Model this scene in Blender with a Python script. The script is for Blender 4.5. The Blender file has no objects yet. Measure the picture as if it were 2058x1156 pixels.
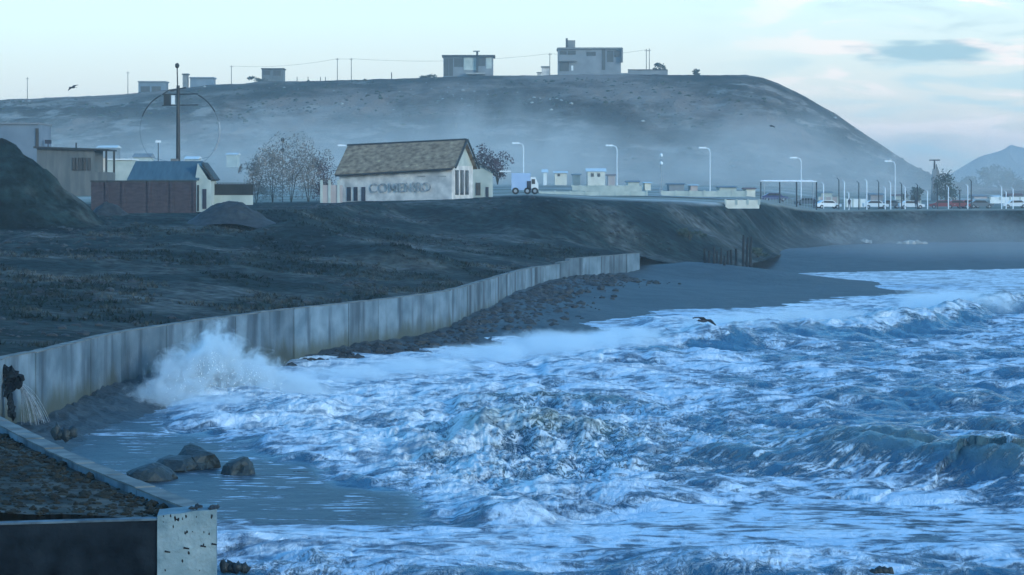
import bpy, bmesh, math, random
import numpy as np
from mathutils import Vector, noise as mnoise

R = math.radians
rnd = random.Random(11)
C = bpy.context.scene.collection
SC = bpy.context.scene

# ------------------------------------------------------------------ camera
F = 5294.0          # focal length in pixels of a 2058 px wide frame
EYE = 9.8
HZ = 385.0          # row of the horizon
cam_d = bpy.data.cameras.new('camera')
cam_d.sensor_width = 36.0
cam_d.lens = 36.0 * F / 2058.0
cam_d.shift_y = -(578.0 - HZ) / 2058.0
cam_d.clip_start = 0.5
cam_d.clip_end = 20000
cam = bpy.data.objects.new('camera', cam_d)
C.objects.link(cam)
cam.location = (0, 0, EYE)
cam.rotation_euler = (R(90), 0, 0)
SC.camera = cam

# ------------------------------------------------------------------ world, sun, exposure
SUN_EL, SUN_AZ = 13.0, 135.0     # azimuth clockwise from +Y (the view direction)
w = bpy.data.worlds.new('World')
SC.world = w
w.use_nodes = True
wt = w.node_tree
for n in list(wt.nodes):
    wt.nodes.remove(n)
def N(t, kind, **kw):
    n = t.nodes.new(kind)
    for k, v in kw.items():
        setattr(n, k, v)
    return n
def build_world():
    t = wt
    L = t.links.new
    sky = N(t, 'ShaderNodeTexSky', sky_type='NISHITA', sun_disc=False)
    sky.sun_elevation = R(SUN_EL); sky.sun_rotation = R(SUN_AZ)
    sky.air_density = 1.0; sky.dust_density = 0.6; sky.ozone_density = 3.0
    tint = N(t, 'ShaderNodeMix', data_type='RGBA', blend_type='MULTIPLY')
    tint.inputs[0].default_value = 1
    L(sky.outputs[0], tint.inputs[6]); tint.inputs[7].default_value = (0.92, 1.88, 2.26, 1)
    tc = N(t, 'ShaderNodeTexCoord')
    sep = N(t, 'ShaderNodeSeparateXYZ'); L(tc.outputs['Generated'], sep.inputs[0])
    # pale band of light low over the horizon
    band = N(t, 'ShaderNodeMapRange', interpolation_type='SMOOTHSTEP'); L(sep.outputs['Z'], band.inputs[0])
    band.inputs[1].default_value = 0.0; band.inputs[2].default_value = 0.20
    band.inputs[3].default_value = 1.0; band.inputs[4].default_value = 0.0
    pale = N(t, 'ShaderNodeMix', data_type='RGBA')
    L(band.outputs[0], pale.inputs[0]); L(tint.outputs[2], pale.inputs[6])
    pale.inputs[7].default_value = (5.3, 5.1, 4.7, 1)
    # streaky clouds, in directions stretched sideways
    mp = N(t, 'ShaderNodeMapping'); L(tc.outputs['Generated'], mp.inputs[0])
    mp.inputs['Scale'].default_value = (19, 19, 105); mp.inputs['Location'].default_value = (1.3, 0.2, 0.4)
    nz = N(t, 'ShaderNodeTexNoise'); L(mp.outputs[0], nz.inputs['Vector'])
    nz.inputs['Scale'].default_value = 1.0; nz.inputs['Detail'].default_value = 6; nz.inputs['Distortion'].default_value = 0.5
    # more cloud towards the right
    side = N(t, 'ShaderNodeMapRange', interpolation_type='SMOOTHSTEP'); L(sep.outputs['X'], side.inputs[0])
    side.inputs[1].default_value = 0.05; side.inputs[2].default_value = 0.15
    side.inputs[3].default_value = 0.0; side.inputs[4].default_value = 1.0
    low = N(t, 'ShaderNodeMapRange', interpolation_type='SMOOTHSTEP'); L(sep.outputs['Z'], low.inputs[0])
    low.inputs[1].default_value = 0.10; low.inputs[2].default_value = 0.22; low.inputs[3].default_value = 1.0; low.inputs[4].default_value = 0.0
    sl = N(t, 'ShaderNodeMath', operation='MULTIPLY'); L(side.outputs[0], sl.inputs[0]); L(low.outputs[0], sl.inputs[1]); side = sl
    blue = N(t, 'ShaderNodeMapRange', interpolation_type='SMOOTHSTEP'); L(nz.outputs['Fac'], blue.inputs[0])
    blue.inputs[1].default_value = 0.52; blue.inputs[2].default_value = 0.66
    bm_ = N(t, 'ShaderNodeMath', operation='MULTIPLY'); L(blue.outputs[0], bm_.inputs[0]); L(side.outputs[0], bm_.inputs[1])
    c1 = N(t, 'ShaderNodeMix', data_type='RGBA'); L(bm_.outputs[0], c1.inputs[0]); L(pale.outputs[2], c1.inputs[6])
    c1.inputs[7].default_value = (3.8, 4.9, 5.0, 1)
    pk = N(t, 'ShaderNodeMapRange', interpolation_type='SMOOTHSTEP'); L(nz.outputs['Fac'], pk.inputs[0])
    pk.inputs[1].default_value = 0.50; pk.inputs[2].default_value = 0.40
    pm = N(t, 'ShaderNodeMath', operation='MULTIPLY'); L(pk.outputs[0], pm.inputs[0]); L(side.outputs[0], pm.inputs[1])
    c2 = N(t, 'ShaderNodeMix', data_type='RGBA'); L(pm.outputs[0], c2.inputs[0]); L(c1.outputs[2], c2.inputs[6])
    c2.inputs[7].default_value = (6.6, 6.0, 5.6, 1)
    # the long lens-shaped cloud
    cc = N(t, 'ShaderNodeVectorMath', operation='SUBTRACT'); L(tc.outputs['Generated'], cc.inputs[0])
    cc.inputs[1].default_value = (0.156, 0.986, 0.0525)
    cs = N(t, 'ShaderNodeVectorMath', operation='MULTIPLY'); L(cc.outputs[0], cs.inputs[0])
    cs.inputs[1].default_value = (1/0.031, 0.0, 1/0.0052)
    n2 = N(t, 'ShaderNodeTexNoise'); L(mp.outputs[0], n2.inputs['Vector']); n2.inputs['Scale'].default_value = 4.0; n2.inputs['Detail'].default_value = 5
    ln = N(t, 'ShaderNodeVectorMath', operation='LENGTH'); L(cs.outputs[0], ln.inputs[0])
    ad = N(t, 'ShaderNodeMath', operation='MULTIPLY_ADD'); L(n2.outputs['Fac'], ad.inputs[0]); ad.inputs[1].default_value = 1.3; L(ln.outputs['Value'], ad.inputs[2])
    el = N(t, 'ShaderNodeMapRange', interpolation_type='SMOOTHSTEP'); L(ad.outputs[0], el.inputs[0])
    el.inputs[1].default_value = 1.05; el.inputs[2].default_value = 1.75; el.inputs[3].default_value = 0.9; el.inputs[4].default_value = 0.0
    c3 = N(t, 'ShaderNodeMix', data_type='RGBA'); L(el.outputs[0], c3.inputs[0]); L(c2.outputs[2], c3.inputs[6])
    c3.inputs[7].default_value = (2.2, 3.5, 4.0, 1)
    bg = N(t, 'ShaderNodeBackground'); L(c3.outputs[2], bg.inputs[0]); bg.inputs[1].default_value = 0.10
    out = N(t, 'ShaderNodeOutputWorld'); L(bg.outputs[0], out.inputs[0])
build_world()
sun_d = bpy.data.lights.new('sun', 'SUN')
sun_d.energy = 0.8; sun_d.angle = R(10); sun_d.color = (1.0, 0.90, 0.78)
sun = bpy.data.objects.new('sun', sun_d); C.objects.link(sun)
sd = Vector((math.sin(R(SUN_AZ)) * math.cos(R(SUN_EL)), math.cos(R(SUN_AZ)) * math.cos(R(SUN_EL)), math.sin(R(SUN_EL))))
sun.rotation_euler = sd.to_track_quat('Z', 'Y').to_euler()
sun.location = (60, -20, 60)
SC.view_settings.view_transform = 'Standard'
SC.view_settings.look = 'None'
SC.view_settings.exposure = 1.0
SC.cycles.volume_bounces = 3
SC.cycles.max_bounces = 6
SC.cycles.volume_step_rate = 1.0
SC.cycles.volume_max_steps = 256
HAZE = 0.00034

# ------------------------------------------------------------------ helpers
def at(px, py, Y):
    return Vector(((px - 1029) * Y / F, Y, EYE - (py - HZ) * Y / F))
def on(px, py, z=0.0):
    Y = (EYE - z) * F / (py - HZ)
    return ((px - 1029) * Y / F, Y, z)

def mk(name, verts, faces, m, parent=None, smooth=False, uvs=None):
    me = bpy.data.meshes.new(name)
    me.from_pydata([tuple(v) for v in verts], [], faces)
    if m: me.materials.append(m)
    if smooth:
        me.polygons.foreach_set('use_smooth', [True] * len(me.polygons))
    me.update()
    o = bpy.data.objects.new(name, me); C.objects.link(o)
    if parent: o.parent = parent
    return o

class MB:
    """collects shapes, in world coordinates"""
    def __init__(s): s.v = []; s.f = []
    def box(s, a, b, rz=0, c=None):
        x0, y0, z0 = a; x1, y1, z1 = b
        p = [(x0,y0,z0),(x1,y0,z0),(x1,y1,z0),(x0,y1,z0),(x0,y0,z1),(x1,y0,z1),(x1,y1,z1),(x0,y1,z1)]
        if rz:
            c = c or ((x0+x1)/2, (y0+y1)/2)
            p = [(c[0]+(x-c[0])*math.cos(rz)-(y-c[1])*math.sin(rz), c[1]+(x-c[0])*math.sin(rz)+(y-c[1])*math.cos(rz), z) for x,y,z in p]
        s.hexa(p); return s
    def hexa(s, p):
        n = len(s.v); s.v += [tuple(q) for q in p]
        s.f += [tuple(n+i for i in q) for q in ((0,3,2,1),(4,5,6,7),(0,1,5,4),(1,2,6,5),(2,3,7,6),(3,0,4,7))]
        return s
    def bar(s, a, b, r0, r1=None, k=6):
        r1 = r0 if r1 is None else r1
        a = Vector(a); b = Vector(b); d = (b-a).normalized()
        u = d.orthogonal().normalized(); v = d.cross(u)
        n = len(s.v)
        for (q, r) in ((a, r0), (b, r1)):
            for i in range(k):
                t = 2*math.pi*i/k
                s.v.append(tuple(q + (u*math.cos(t)+v*math.sin(t))*r))
        for i in range(k):
            j = (i+1) % k
            s.f.append((n+i, n+j, n+k+j, n+k+i))
        s.f.append(tuple(n+i for i in reversed(range(k)))); s.f.append(tuple(n+k+i for i in range(k)))
        return s
    def prism(s, poly, d):
        """poly: list of 3-D points (planar), extruded by vector d"""
        d = Vector(d); n = len(s.v); k = len(poly)
        s.v += [tuple(p) for p in poly] + [tuple(Vector(p)+d) for p in poly]
        s.f.append(tuple(n+i for i in reversed(range(k)))); s.f.append(tuple(n+k+i for i in range(k)))
        for i in range(k):
            j = (i+1) % k
            s.f.append((n+i, n+j, n+k+j, n+k+i))
        return s
    def blob(s, c, r, seed=0, rough=0.25, sub=2):
        bm = bmesh.new(); bmesh.ops.create_icosphere(bm, subdivisions=sub, radius=1)
        n = len(s.v)
        for v in bm.verts:
            k = 1 + rough * mnoise.noise(v.co * 1.7 + Vector((seed*3.1, seed*1.7, 0))) * 1.6
            s.v.append((c[0]+v.co.x*r[0]*k, c[1]+v.co.y*r[1]*k, c[2]+v.co.z*r[2]*k))
        for f in bm.faces: s.f.append(tuple(n+v.index for v in f.verts))
        bm.free(); return s
    def build(s, name, m, parent=None, smooth=False):
        if parent:
            l = parent.location
            vs = [(x-l[0], y-l[1], z-l[2]) for x, y, z in s.v]
            o = mk(name, vs, s.f, m, parent, smooth)
        else:
            vs = s.v
            c = (sum(v[0] for v in vs)/len(vs), sum(v[1] for v in vs)/len(vs), min(v[2] for v in vs))
            o = mk(name, [(x-c[0], y-c[1], z-c[2]) for x, y, z in vs], s.f, m, None, smooth)
            o.location = c
        bm = bmesh.new(); bm.from_mesh(o.data); bmesh.ops.recalc_face_normals(bm, faces=bm.faces); bm.to_mesh(o.data); bm.free()
        return o

def tag(o, label=None, cat=None, group=None, kind=None):
    if label: o['label'] = label
    if cat: o['category'] = cat
    if group: o['group'] = group
    if kind: o['kind'] = kind
    return o
def thing(name, loc, label, cat, group=None):
    o = bpy.data.objects.new(name, None); C.objects.link(o); o.location = loc
    o.empty_display_size = 0.5
    return tag(o, label, cat, group)
def copy_tree(o, parent=None):
    c = o.copy(); C.objects.link(c)
    if parent: c.parent = parent
    for ch in [q for q in C.objects if q.parent == o]:
        copy_tree(ch, c)
    return c

def mat(name, c1, c2=None, scale=1.0, rough=0.85, bump=0.0, bscale=None, stretch=(1,1,1), spec=0.3, c3=None, detail=6, metallic=0, dist=0.0):
    m = bpy.data.materials.new(name); m.use_nodes = True
    t = m.node_tree; L = t.links.new
    b = t.nodes['Principled BSDF']
    b.inputs['Roughness'].default_value = rough
    b.inputs['Specular IOR Level'].default_value = spec
    b.inputs['Metallic'].default_value = metallic
    if c2 is None: c2 = tuple(x*0.8 for x in c1)
    g = N(t, 'ShaderNodeNewGeometry')
    mp = N(t, 'ShaderNodeMapping'); L(g.outputs['Position'], mp.inputs[0]); mp.inputs['Scale'].default_value = stretch
    nz = N(t, 'ShaderNodeTexNoise'); L(mp.outputs[0], nz.inputs['Vector'])
    nz.inputs['Scale'].default_value = scale; nz.inputs['Detail'].default_value = detail; nz.inputs['Distortion'].default_value = dist
    r = N(t, 'ShaderNodeValToRGB'); L(nz.outputs['Fac'], r.inputs[0])
    e = r.color_ramp.elements
    e[0].position = 0.35; e[0].color = (*c1, 1); e[1].position = 0.65; e[1].color = (*c2, 1)
    if c3:
        q = r.color_ramp.elements.new(0.72); q.color = (*c3, 1)
    L(r.outputs[0], b.inputs['Base Color'])
    if bump:
        n2 = N(t, 'ShaderNodeTexNoise'); L(mp.outputs[0], n2.inputs['Vector'])
        n2.inputs['Scale'].default_value = bscale or scale*3; n2.inputs['Detail'].default_value = 8
        bu = N(t, 'ShaderNodeBump'); L(n2.outputs['Fac'], bu.inputs['Height'])
        bu.inputs['Strength'].default_value = 1; bu.inputs['Distance'].default_value = bump
        L(bu.outputs[0], b.inputs['Normal'])
    return m

# numpy noise ---------------------------------------------------------------
_rs = np.random.RandomState(5)
PERM = np.concatenate([_rs.permutation(4096)]*2)
GX = np.cos(np.linspace(0, 2*np.pi, 256, endpoint=False)); GY = np.sin(np.linspace(0, 2*np.pi, 256, endpoint=False))
def perlin(x, y):
    xi = np.floor(x).astype(np.int64); yi = np.floor(y).astype(np.int64)
    xf = x-xi; yf = y-yi
    u = xf*xf*xf*(xf*(xf*6-15)+10); v = yf*yf*yf*(yf*(yf*6-15)+10)
    def g(ix, iy, dx, dy):
        h = PERM[(PERM[ix & 4095] + iy) & 4095] & 255
        return GX[h]*dx + GY[h]*dy
    a = g(xi, yi, xf, yf); b = g(xi+1, yi, xf-1, yf); c = g(xi, yi+1, xf, yf-1); d = g(xi+1, yi+1, xf-1, yf-1)
    return ((a*(1-u)+b*u)*(1-v) + (c*(1-u)+d*u)*v) * 1.5
def fbm(x, y, o=4, g=0.5, ridge=False):
    s = 0; a = 1; n = 0
    for k in range(o):
        p = perlin(x*2**k + 17.3*k, y*2**k - 9.1*k)
        s = s + a*((1-2*np.abs(p)) if ridge else p); n += a; a *= g
    return s/n
def sstep(x, a, b):
    t = np.clip((x-a)/(b-a), 0, 1); return t*t*(3-2*t)

def grid_mesh(name, X, Y, Z, m, attrs=None, kind='structure', smooth=True):
    n, k = X.shape
    me = bpy.data.meshes.new(name)
    co = np.stack([X, Y, Z], -1).reshape(-1, 3).astype(np.float32)
    i = np.arange(n*k).reshape(n, k)
    q = np.stack([i[:-1,:-1], i[:-1,1:], i[1:,1:], i[1:,:-1]], -1).reshape(-1, 4).astype(np.int32)
    me.vertices.add(len(co)); me.vertices.foreach_set('co', co.ravel())
    me.loops.add(q.size); me.loops.foreach_set('vertex_index', q.ravel())
    me.polygons.add(len(q)); me.polygons.foreach_set('loop_start', np.arange(0, q.size, 4, dtype=np.int32))
    me.polygons.foreach_set('use_smooth', np.full(len(q), smooth))
    me.update(calc_edges=True)
    for an, av in (attrs or {}).items():
        a = me.attributes.new(an, 'FLOAT', 'POINT'); a.data.foreach_set('value', av.ravel().astype(np.float32))
    me.materials.append(m)
    o = bpy.data.objects.new(name, me); C.objects.link(o)
    if kind: o['kind'] = kind
    return o

class TPS:
    def __init__(s, pts, reg=0.0):
        p = np.array(pts, float); s.c = p[:, :2]/100; n = len(p)
        d = np.linalg.norm(s.c[:,None]-s.c[None], axis=-1)
        K = s.U(d) + reg*np.eye(n); P = np.hstack([np.ones((n,1)), s.c])
        A = np.vstack([np.hstack([K, P]), np.hstack([P.T, np.zeros((3,3))])])
        s.w = np.linalg.solve(A, np.concatenate([p[:,2], np.zeros(3)]))
    @staticmethod
    def U(r):
        return np.where(r > 1e-9, r*r*np.log(np.maximum(r, 1e-9)), 0)
    def __call__(s, x, y):
        x = np.asarray(x, float)/100; y = np.asarray(y, float)/100
        o = s.w[-3] + s.w[-2]*x + s.w[-1]*y
        for (cx, cy), wt_ in zip(s.c, s.w):
            o = o + wt_*s.U(np.hypot(x-cx, y-cy))
        return o

# ------------------------------------------------------------------ the line of the sea wall and of the bluff beyond it
WALL = [(-6.0,53.4),(-6.6,55.5),(-9.6,62.5),(-12.7,70.6),(-14.9,76.5),(-18.6,90),(-20.1,103),(-19.6,107),(-18.3,122.6),(-15.5,137),
        (-11.6,150),(-6.25,166.4),(-3.9,176.5),(-1.7,197),(1.3,225),(4.8,241),(8.6,254),(12.9,267)]
BLUFF = [(15.5,276),(25,291),(33,330),(40,375),(50,408),(66,421),(95,427),(160,445),(300,470)]
def resample(pl, step):
    pl = np.array(pl, float)
    # Catmull-Rom then even arc length
    P = np.vstack([2*pl[0]-pl[1], pl, 2*pl[-1]-pl[-2]]); out = []
    for i in range(1, len(P)-2):
        for t in np.linspace(0, 1, 40, endpoint=False):
            a, b, c, d = P[i-1:i+3]
            lin = b + (c-b)*t
            cr = 0.5*((2*b)+(-a+c)*t+(2*a-5*b+4*c-d)*t*t+(-a+3*b-3*c+d)*t**3)
            out.append(0.5*lin+0.5*cr)
    out.append(P[-2]); out = np.array(out)
    s = np.concatenate([[0], np.cumsum(np.linalg.norm(np.diff(out, axis=0), axis=1))])
    q = np.arange(0, s[-1], step)
    return np.stack([np.interp(q, s, out[:,0]), np.interp(q, s, out[:,1])], 1), q
WP, WS = resample(WALL + BLUFF, 0.4)
WALL_END = int(np.argmin(np.hypot(WP[:,0]-12.9, WP[:,1]-267)))

def shore_x(Y):
    return np.interp(Y, WP[:,1], WP[:,0])

# ------------------------------------------------------------------ beach
bp = []
for a in [(60,850,.35),(250,812,.35),(430,760,.35),(620,713,.45),(830,681,.5),(925,664,.6),(1000,628,.9),(1060,592,1.3),(1135,562,1.8),(1280,544,1.8),
          (1400,541,1.8),(1500,537,1.8),(1560,510,1.6),(1620,495,1.5),(1800,491,1.5),(2058,491,1.5),
          (150,872,0),(300,830,0),(500,746,0),(700,733,0),(850,716,0),(1000,690,0),(1200,668,0),(1130,650,.05),(1300,634,0),(1500,619,0),(1640,603,0),(1860,587,0),(1760,575,0),(1640,559,0),(1560,548,.1),(1800,545,0),(2058,540,0),
          (1500,585,.4),(1640,581,.28),(1760,582,.12),(1300,590,.8),(1150,610,.5),(1400,560,1.0),
          (900,900,-1.5),(1500,800,-1.6),(2058,700,-1.6),(2058,600,-1),(1860,625,-.5),(1850,560,-.18),(1720,555,-.1),(600,800,-.9),(1000,750,-.9),(1300,700,-.7),
          (450,1100,-.8),(300,950,-.12),(600,970,-.3),(1500,1100,-1.4),(2058,1000,-1.5),(200,1000,-.1)]:
    bp.append(on(*a))
BEACH = TPS(bp)
def beach_z(X, Y):
    z = np.clip(BEACH(X, Y), -2.0, 2.2)
    return z

# control maps of the sea, laid on the water plane through the points one can name in the photograph
PXS = np.array([100,200,300,400,500,600,700,800,900,1000,1200,1400,1600,1800,2058,2400], float)
PYS = np.array([535,560,580,620,660,700,750,800,850,900,950,1000,1035,1060,1100,1156,1260], float)
FOAM = np.array([
 # 100 200 300 400 500 600 700 800 900 1000 1200 1400 1600 1800 2058 2400
 [.5,.5,.5,.5,.5,.5,.5,.5,.5,.5,.5,.5,.5,.9,.95,.9],
 [.5,.5,.5,.5,.5,.5,.5,.5,.5,.5,.5,.6,.95,.95,.9,.9],
 [.5,.5,.5,.5,.5,.5,.5,.5,.5,.5,.5,.6,.6,.6,.85,.8],
 [.5,.5,.5,.5,.5,.5,.5,.5,.5,.5,.5,.6,.9,.9,.6,.6],
 [.5,.5,.5,.5,.5,.5,.5,.5,.5,.55,.68,.9,.5,.5,.5,.5],
 [.5,.5,.6,.6,.7,.6,.6,.7,.8,.9,.9,.55,.5,.5,.5,.5],
 [.3,.3,.7,.95,.98,.98,.97,.95,.85,.76,.66,.6,.54,.52,.5,.5],
 [.1,.1,.6,1.,1.,1.,.95,.88,.82,.74,.68,.58,.5,.42,.42,.4],
 [.0,.1,.2,.7,.95,1.,.95,.9,.85,.78,.68,.52,.44,.4,.4,.4],
 [.05,.05,.1,.1,.35,.75,.95,.98,.88,.8,.7,.6,.38,.34,.36,.4],
 [.05,.05,.1,.15,.1,.2,.7,.95,.9,.82,.68,.46,.44,.42,.44,.4],
 [.05,.05,.05,.05,.05,.05,.1,.2,.85,.92,.72,.58,.64,.62,.55,.5],
 [.1,.1,.1,.1,.1,.12,.15,.25,.8,.75,.65,.66,.66,.62,.58,.5],
 [.5,.5,.5,.6,.62,.58,.5,.45,.5,.6,.68,.68,.66,.62,.58,.5],
 [.5,.5,.5,.7,.74,.72,.72,.7,.68,.66,.66,.64,.58,.56,.66,.6],
 [.5,.5,.5,.5,.56,.56,.54,.52,.5,.5,.48,.46,.44,.5,.56,.5],
 [.5,.5,.5,.5,.5,.5,.5,.5,.5,.5,.5,.5,.5,.5,.5,.5]])
TURB = np.array([
 [.1]*16,
 [.1]*16,
 [.1]*16,
 [.1,.1,.1,.1,.1,.1,.1,.1,.1,.1,.1,.1,.15,.3,.5,.4],
 [.1,.1,.1,.1,.1,.1,.1,.1,.1,.1,.1,.5,.5,.4,.4,.4],
 [.2,.2,.2,.2,.2,.3,.3,.3,.3,.3,.35,.4,.35,.35,.35,.4],
 [.2,.2,.3,.5,.5,.5,.5,.5,.5,.4,.4,.35,.35,.35,.35,.4],
 [.1,.1,.4,.7,.7,.6,.6,.6,.6,.6,.5,.4,.35,.35,.35,.4],
 [.0,.03,.1,.5,.7,.7,.7,.8,.8,.8,.8,.6,.4,.3,.3,.4],
 [.0,.0,.02,.03,.2,.5,.7,.9,1.,1.,1.,.8,.4,.35,.5,.4],
 [.0,.0,.02,.02,.02,.03,.4,.8,1.,1.,1.,.5,.4,.5,.7,.4],
 [.0,.0,.0,.0,.0,.0,.02,.1,.6,.8,.6,.3,.2,.25,.4,.4],
 [.02,.02,.02,.02,.02,.02,.03,.06,.4,.6,.3,.1,.1,.12,.15,.2],
 [.1,.1,.1,.1,.12,.12,.1,.15,.2,.25,.15,.1,.1,.1,.12,.2],
 [.2,.2,.2,.35,.4,.35,.3,.25,.22,.2,.2,.18,.18,.2,.25,.2],
 [.3,.3,.3,.4,.5,.5,.45,.4,.35,.35,.35,.35,.4,.35,.3,.2],
 [.3]*16])
def lut(T, X, Y):
    px = np.clip(1029 + F*X/Y, PXS[0], PXS[-1]); py = np.clip(HZ + EYE*F/Y, PYS[0], PYS[-1])
    i = np.clip(np.searchsorted(PXS, px)-1, 0, len(PXS)-2); j = np.clip(np.searchsorted(PYS, py)-1, 0, len(PYS)-2)
    u = (px-PXS[i])/(PXS[i+1]-PXS[i]); v = (py-PYS[j])/(PYS[j+1]-PYS[j])
    u = u*u*(3-2*u); v = v*v*(3-2*v)
    return (T[j,i]*(1-u)+T[j,i+1]*u)*(1-v)+(T[j+1,i]*(1-u)+T[j+1,i+1]*u)*v

def spectrum_tile(n, size, wind, wdir, amp_rms, seed, kmax=None):
    rs = np.random.RandomState(seed)
    k1 = 2*np.pi*np.fft.fftfreq(n, size/n); kx, ky = np.meshgrid(k1, k1)
    k = np.hypot(kx, ky); k[0,0] = 1e9
    Lw = wind**2/9.81
    cosf = (kx*wdir[0]+ky*wdir[1])/k
    P = np.exp(-1/(k*Lw)**2)/k**4*(np.abs(cosf)**2.5)*np.exp(-(k*0.05)**2)
    P[0,0] = 0
    A = (rs.normal(size=(n,n))+1j*rs.normal(size=(n,n)))*np.sqrt(P)
    h = np.fft.ifft2(A); s = amp_rms/np.std(h.real)
    dx = np.fft.ifft2(A*(-1j)*kx/k); dy = np.fft.ifft2(A*(-1j)*ky/k)
    return h.real*s, dx.real*s, dy.real*s
def tile(T, size, X, Y):
    n = T.shape[0]; u = X/size*n; v = Y/size*n
    i = np.floor(u).astype(int); j = np.floor(v).astype(int); a = u-i; b = v-j
    i %= n; j %= n; i1 = (i+1) % n; j1 = (j+1) % n
    return (T[j,i]*(1-a)+T[j,i1]*a)*(1-b)+(T[j1,i]*(1-a)+T[j1,i1]*a)*b

def seg_dist(X, Y, pl):
    """signed distance to a polyline (positive = left of its direction) and the place along it 0..1"""
    best = np.full(X.shape, 1e9); sg = np.zeros(X.shape); tt = np.zeros(X.shape)
    n = len(pl)-1
    for i in range(n):
        a = pl[i]; b = pl[i+1]; dx, dy = b[0]-a[0], b[1]-a[1]; l2 = dx*dx+dy*dy
        t = np.clip(((X-a[0])*dx+(Y-a[1])*dy)/l2, 0, 1)
        ex = X-(a[0]+t*dx); ey = Y-(a[1]+t*dy); d = np.hypot(ex, ey)
        c = dx*ey-dy*ex
        m = d < best
        best = np.where(m, d, best); sg = np.where(m, np.sign(c), sg); tt = np.where(m, (i+t)/n, tt)
    return best*sg, tt

# breaking crests: polyline (pixel of crest foot, z=0), height along it, front side, widths front/back
def pl(*p): return [on(a, b)[:2] for a, b in p]
CRESTS = [
 # the right-hand breaker, steep side to the camera
 dict(p=pl((1180,960),(1400,950),(1560,945),(1720,945),(1860,958),(1980,970),(2150,980),(2400,990)), h=[.02,.2,.45,.75,1.1,1.35,1.45,1.3], f=3.0, b=5.5, w=.16),
 # the dark swell behind it
 dict(p=pl((1250,930),(1450,912),(1650,905),(1800,900),(2000,905),(2300,905)), h=[.1,.35,.5,.6,.6,.5], f=2.0, b=6.0),
 # greenish crest further out
 dict(p=pl((1600,830),(1780,822),(1860,820),(2058,826),(2300,830)), h=[.1,.45,.6,.35,.3], f=2.5, b=8.0),
 # far breaker
 dict(p=pl((1180,705),(1350,700),(1470,690),(1600,682),(1750,678),(1850,665),(1960,640),(2058,628),(2300,622)), h=[.25,.6,1.15,1.3,1.25,1.15,1.35,1.4,1.2], f=5.0, b=7.0, w=.5, fm=.5),
 # mid ridges
 dict(p=pl((1080,745),(1250,730),(1400,726),(1500,728)), h=[.2,.5,.5,.1], f=5.0, b=6.0),
 dict(p=pl((900,835),(1050,825),(1200,828),(1350,840)), h=[.2,.6,.6,.1], f=2.5, b=5.0),
 dict(p=pl((820,925),(950,905),(1100,905),(1250,915),(1380,925)), h=[.25,.55,.65,.5,.2], f=2.2, b=5.0),
 # small curl at the middle bottom
 dict(p=pl((900,1048),(970,1049),(1040,1048),(1110,1050)), h=[.05,.45,.62,.05], f=0.9, b=2.2, w=.4),
 dict(p=pl((560,1120),(650,1126),(720,1120)), h=[.05,.28,.05], f=0.6, b=2.0),
 dict(p=pl((1180,1140),(1400,1146),(1650,1135),(1900,1140)), h=[.02,.08,.10,.06], f=0.8, b=2.0),
]
# the front edge of the broken water, from the wall down to the middle of the picture (foam lies to its left side)
FRONT = pl((255,800),(330,845),(430,868),(560,905),(640,935),(760,975),(880,1003),(800,1042),(900,1050),(1150,1052),(1500,1020))

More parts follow.
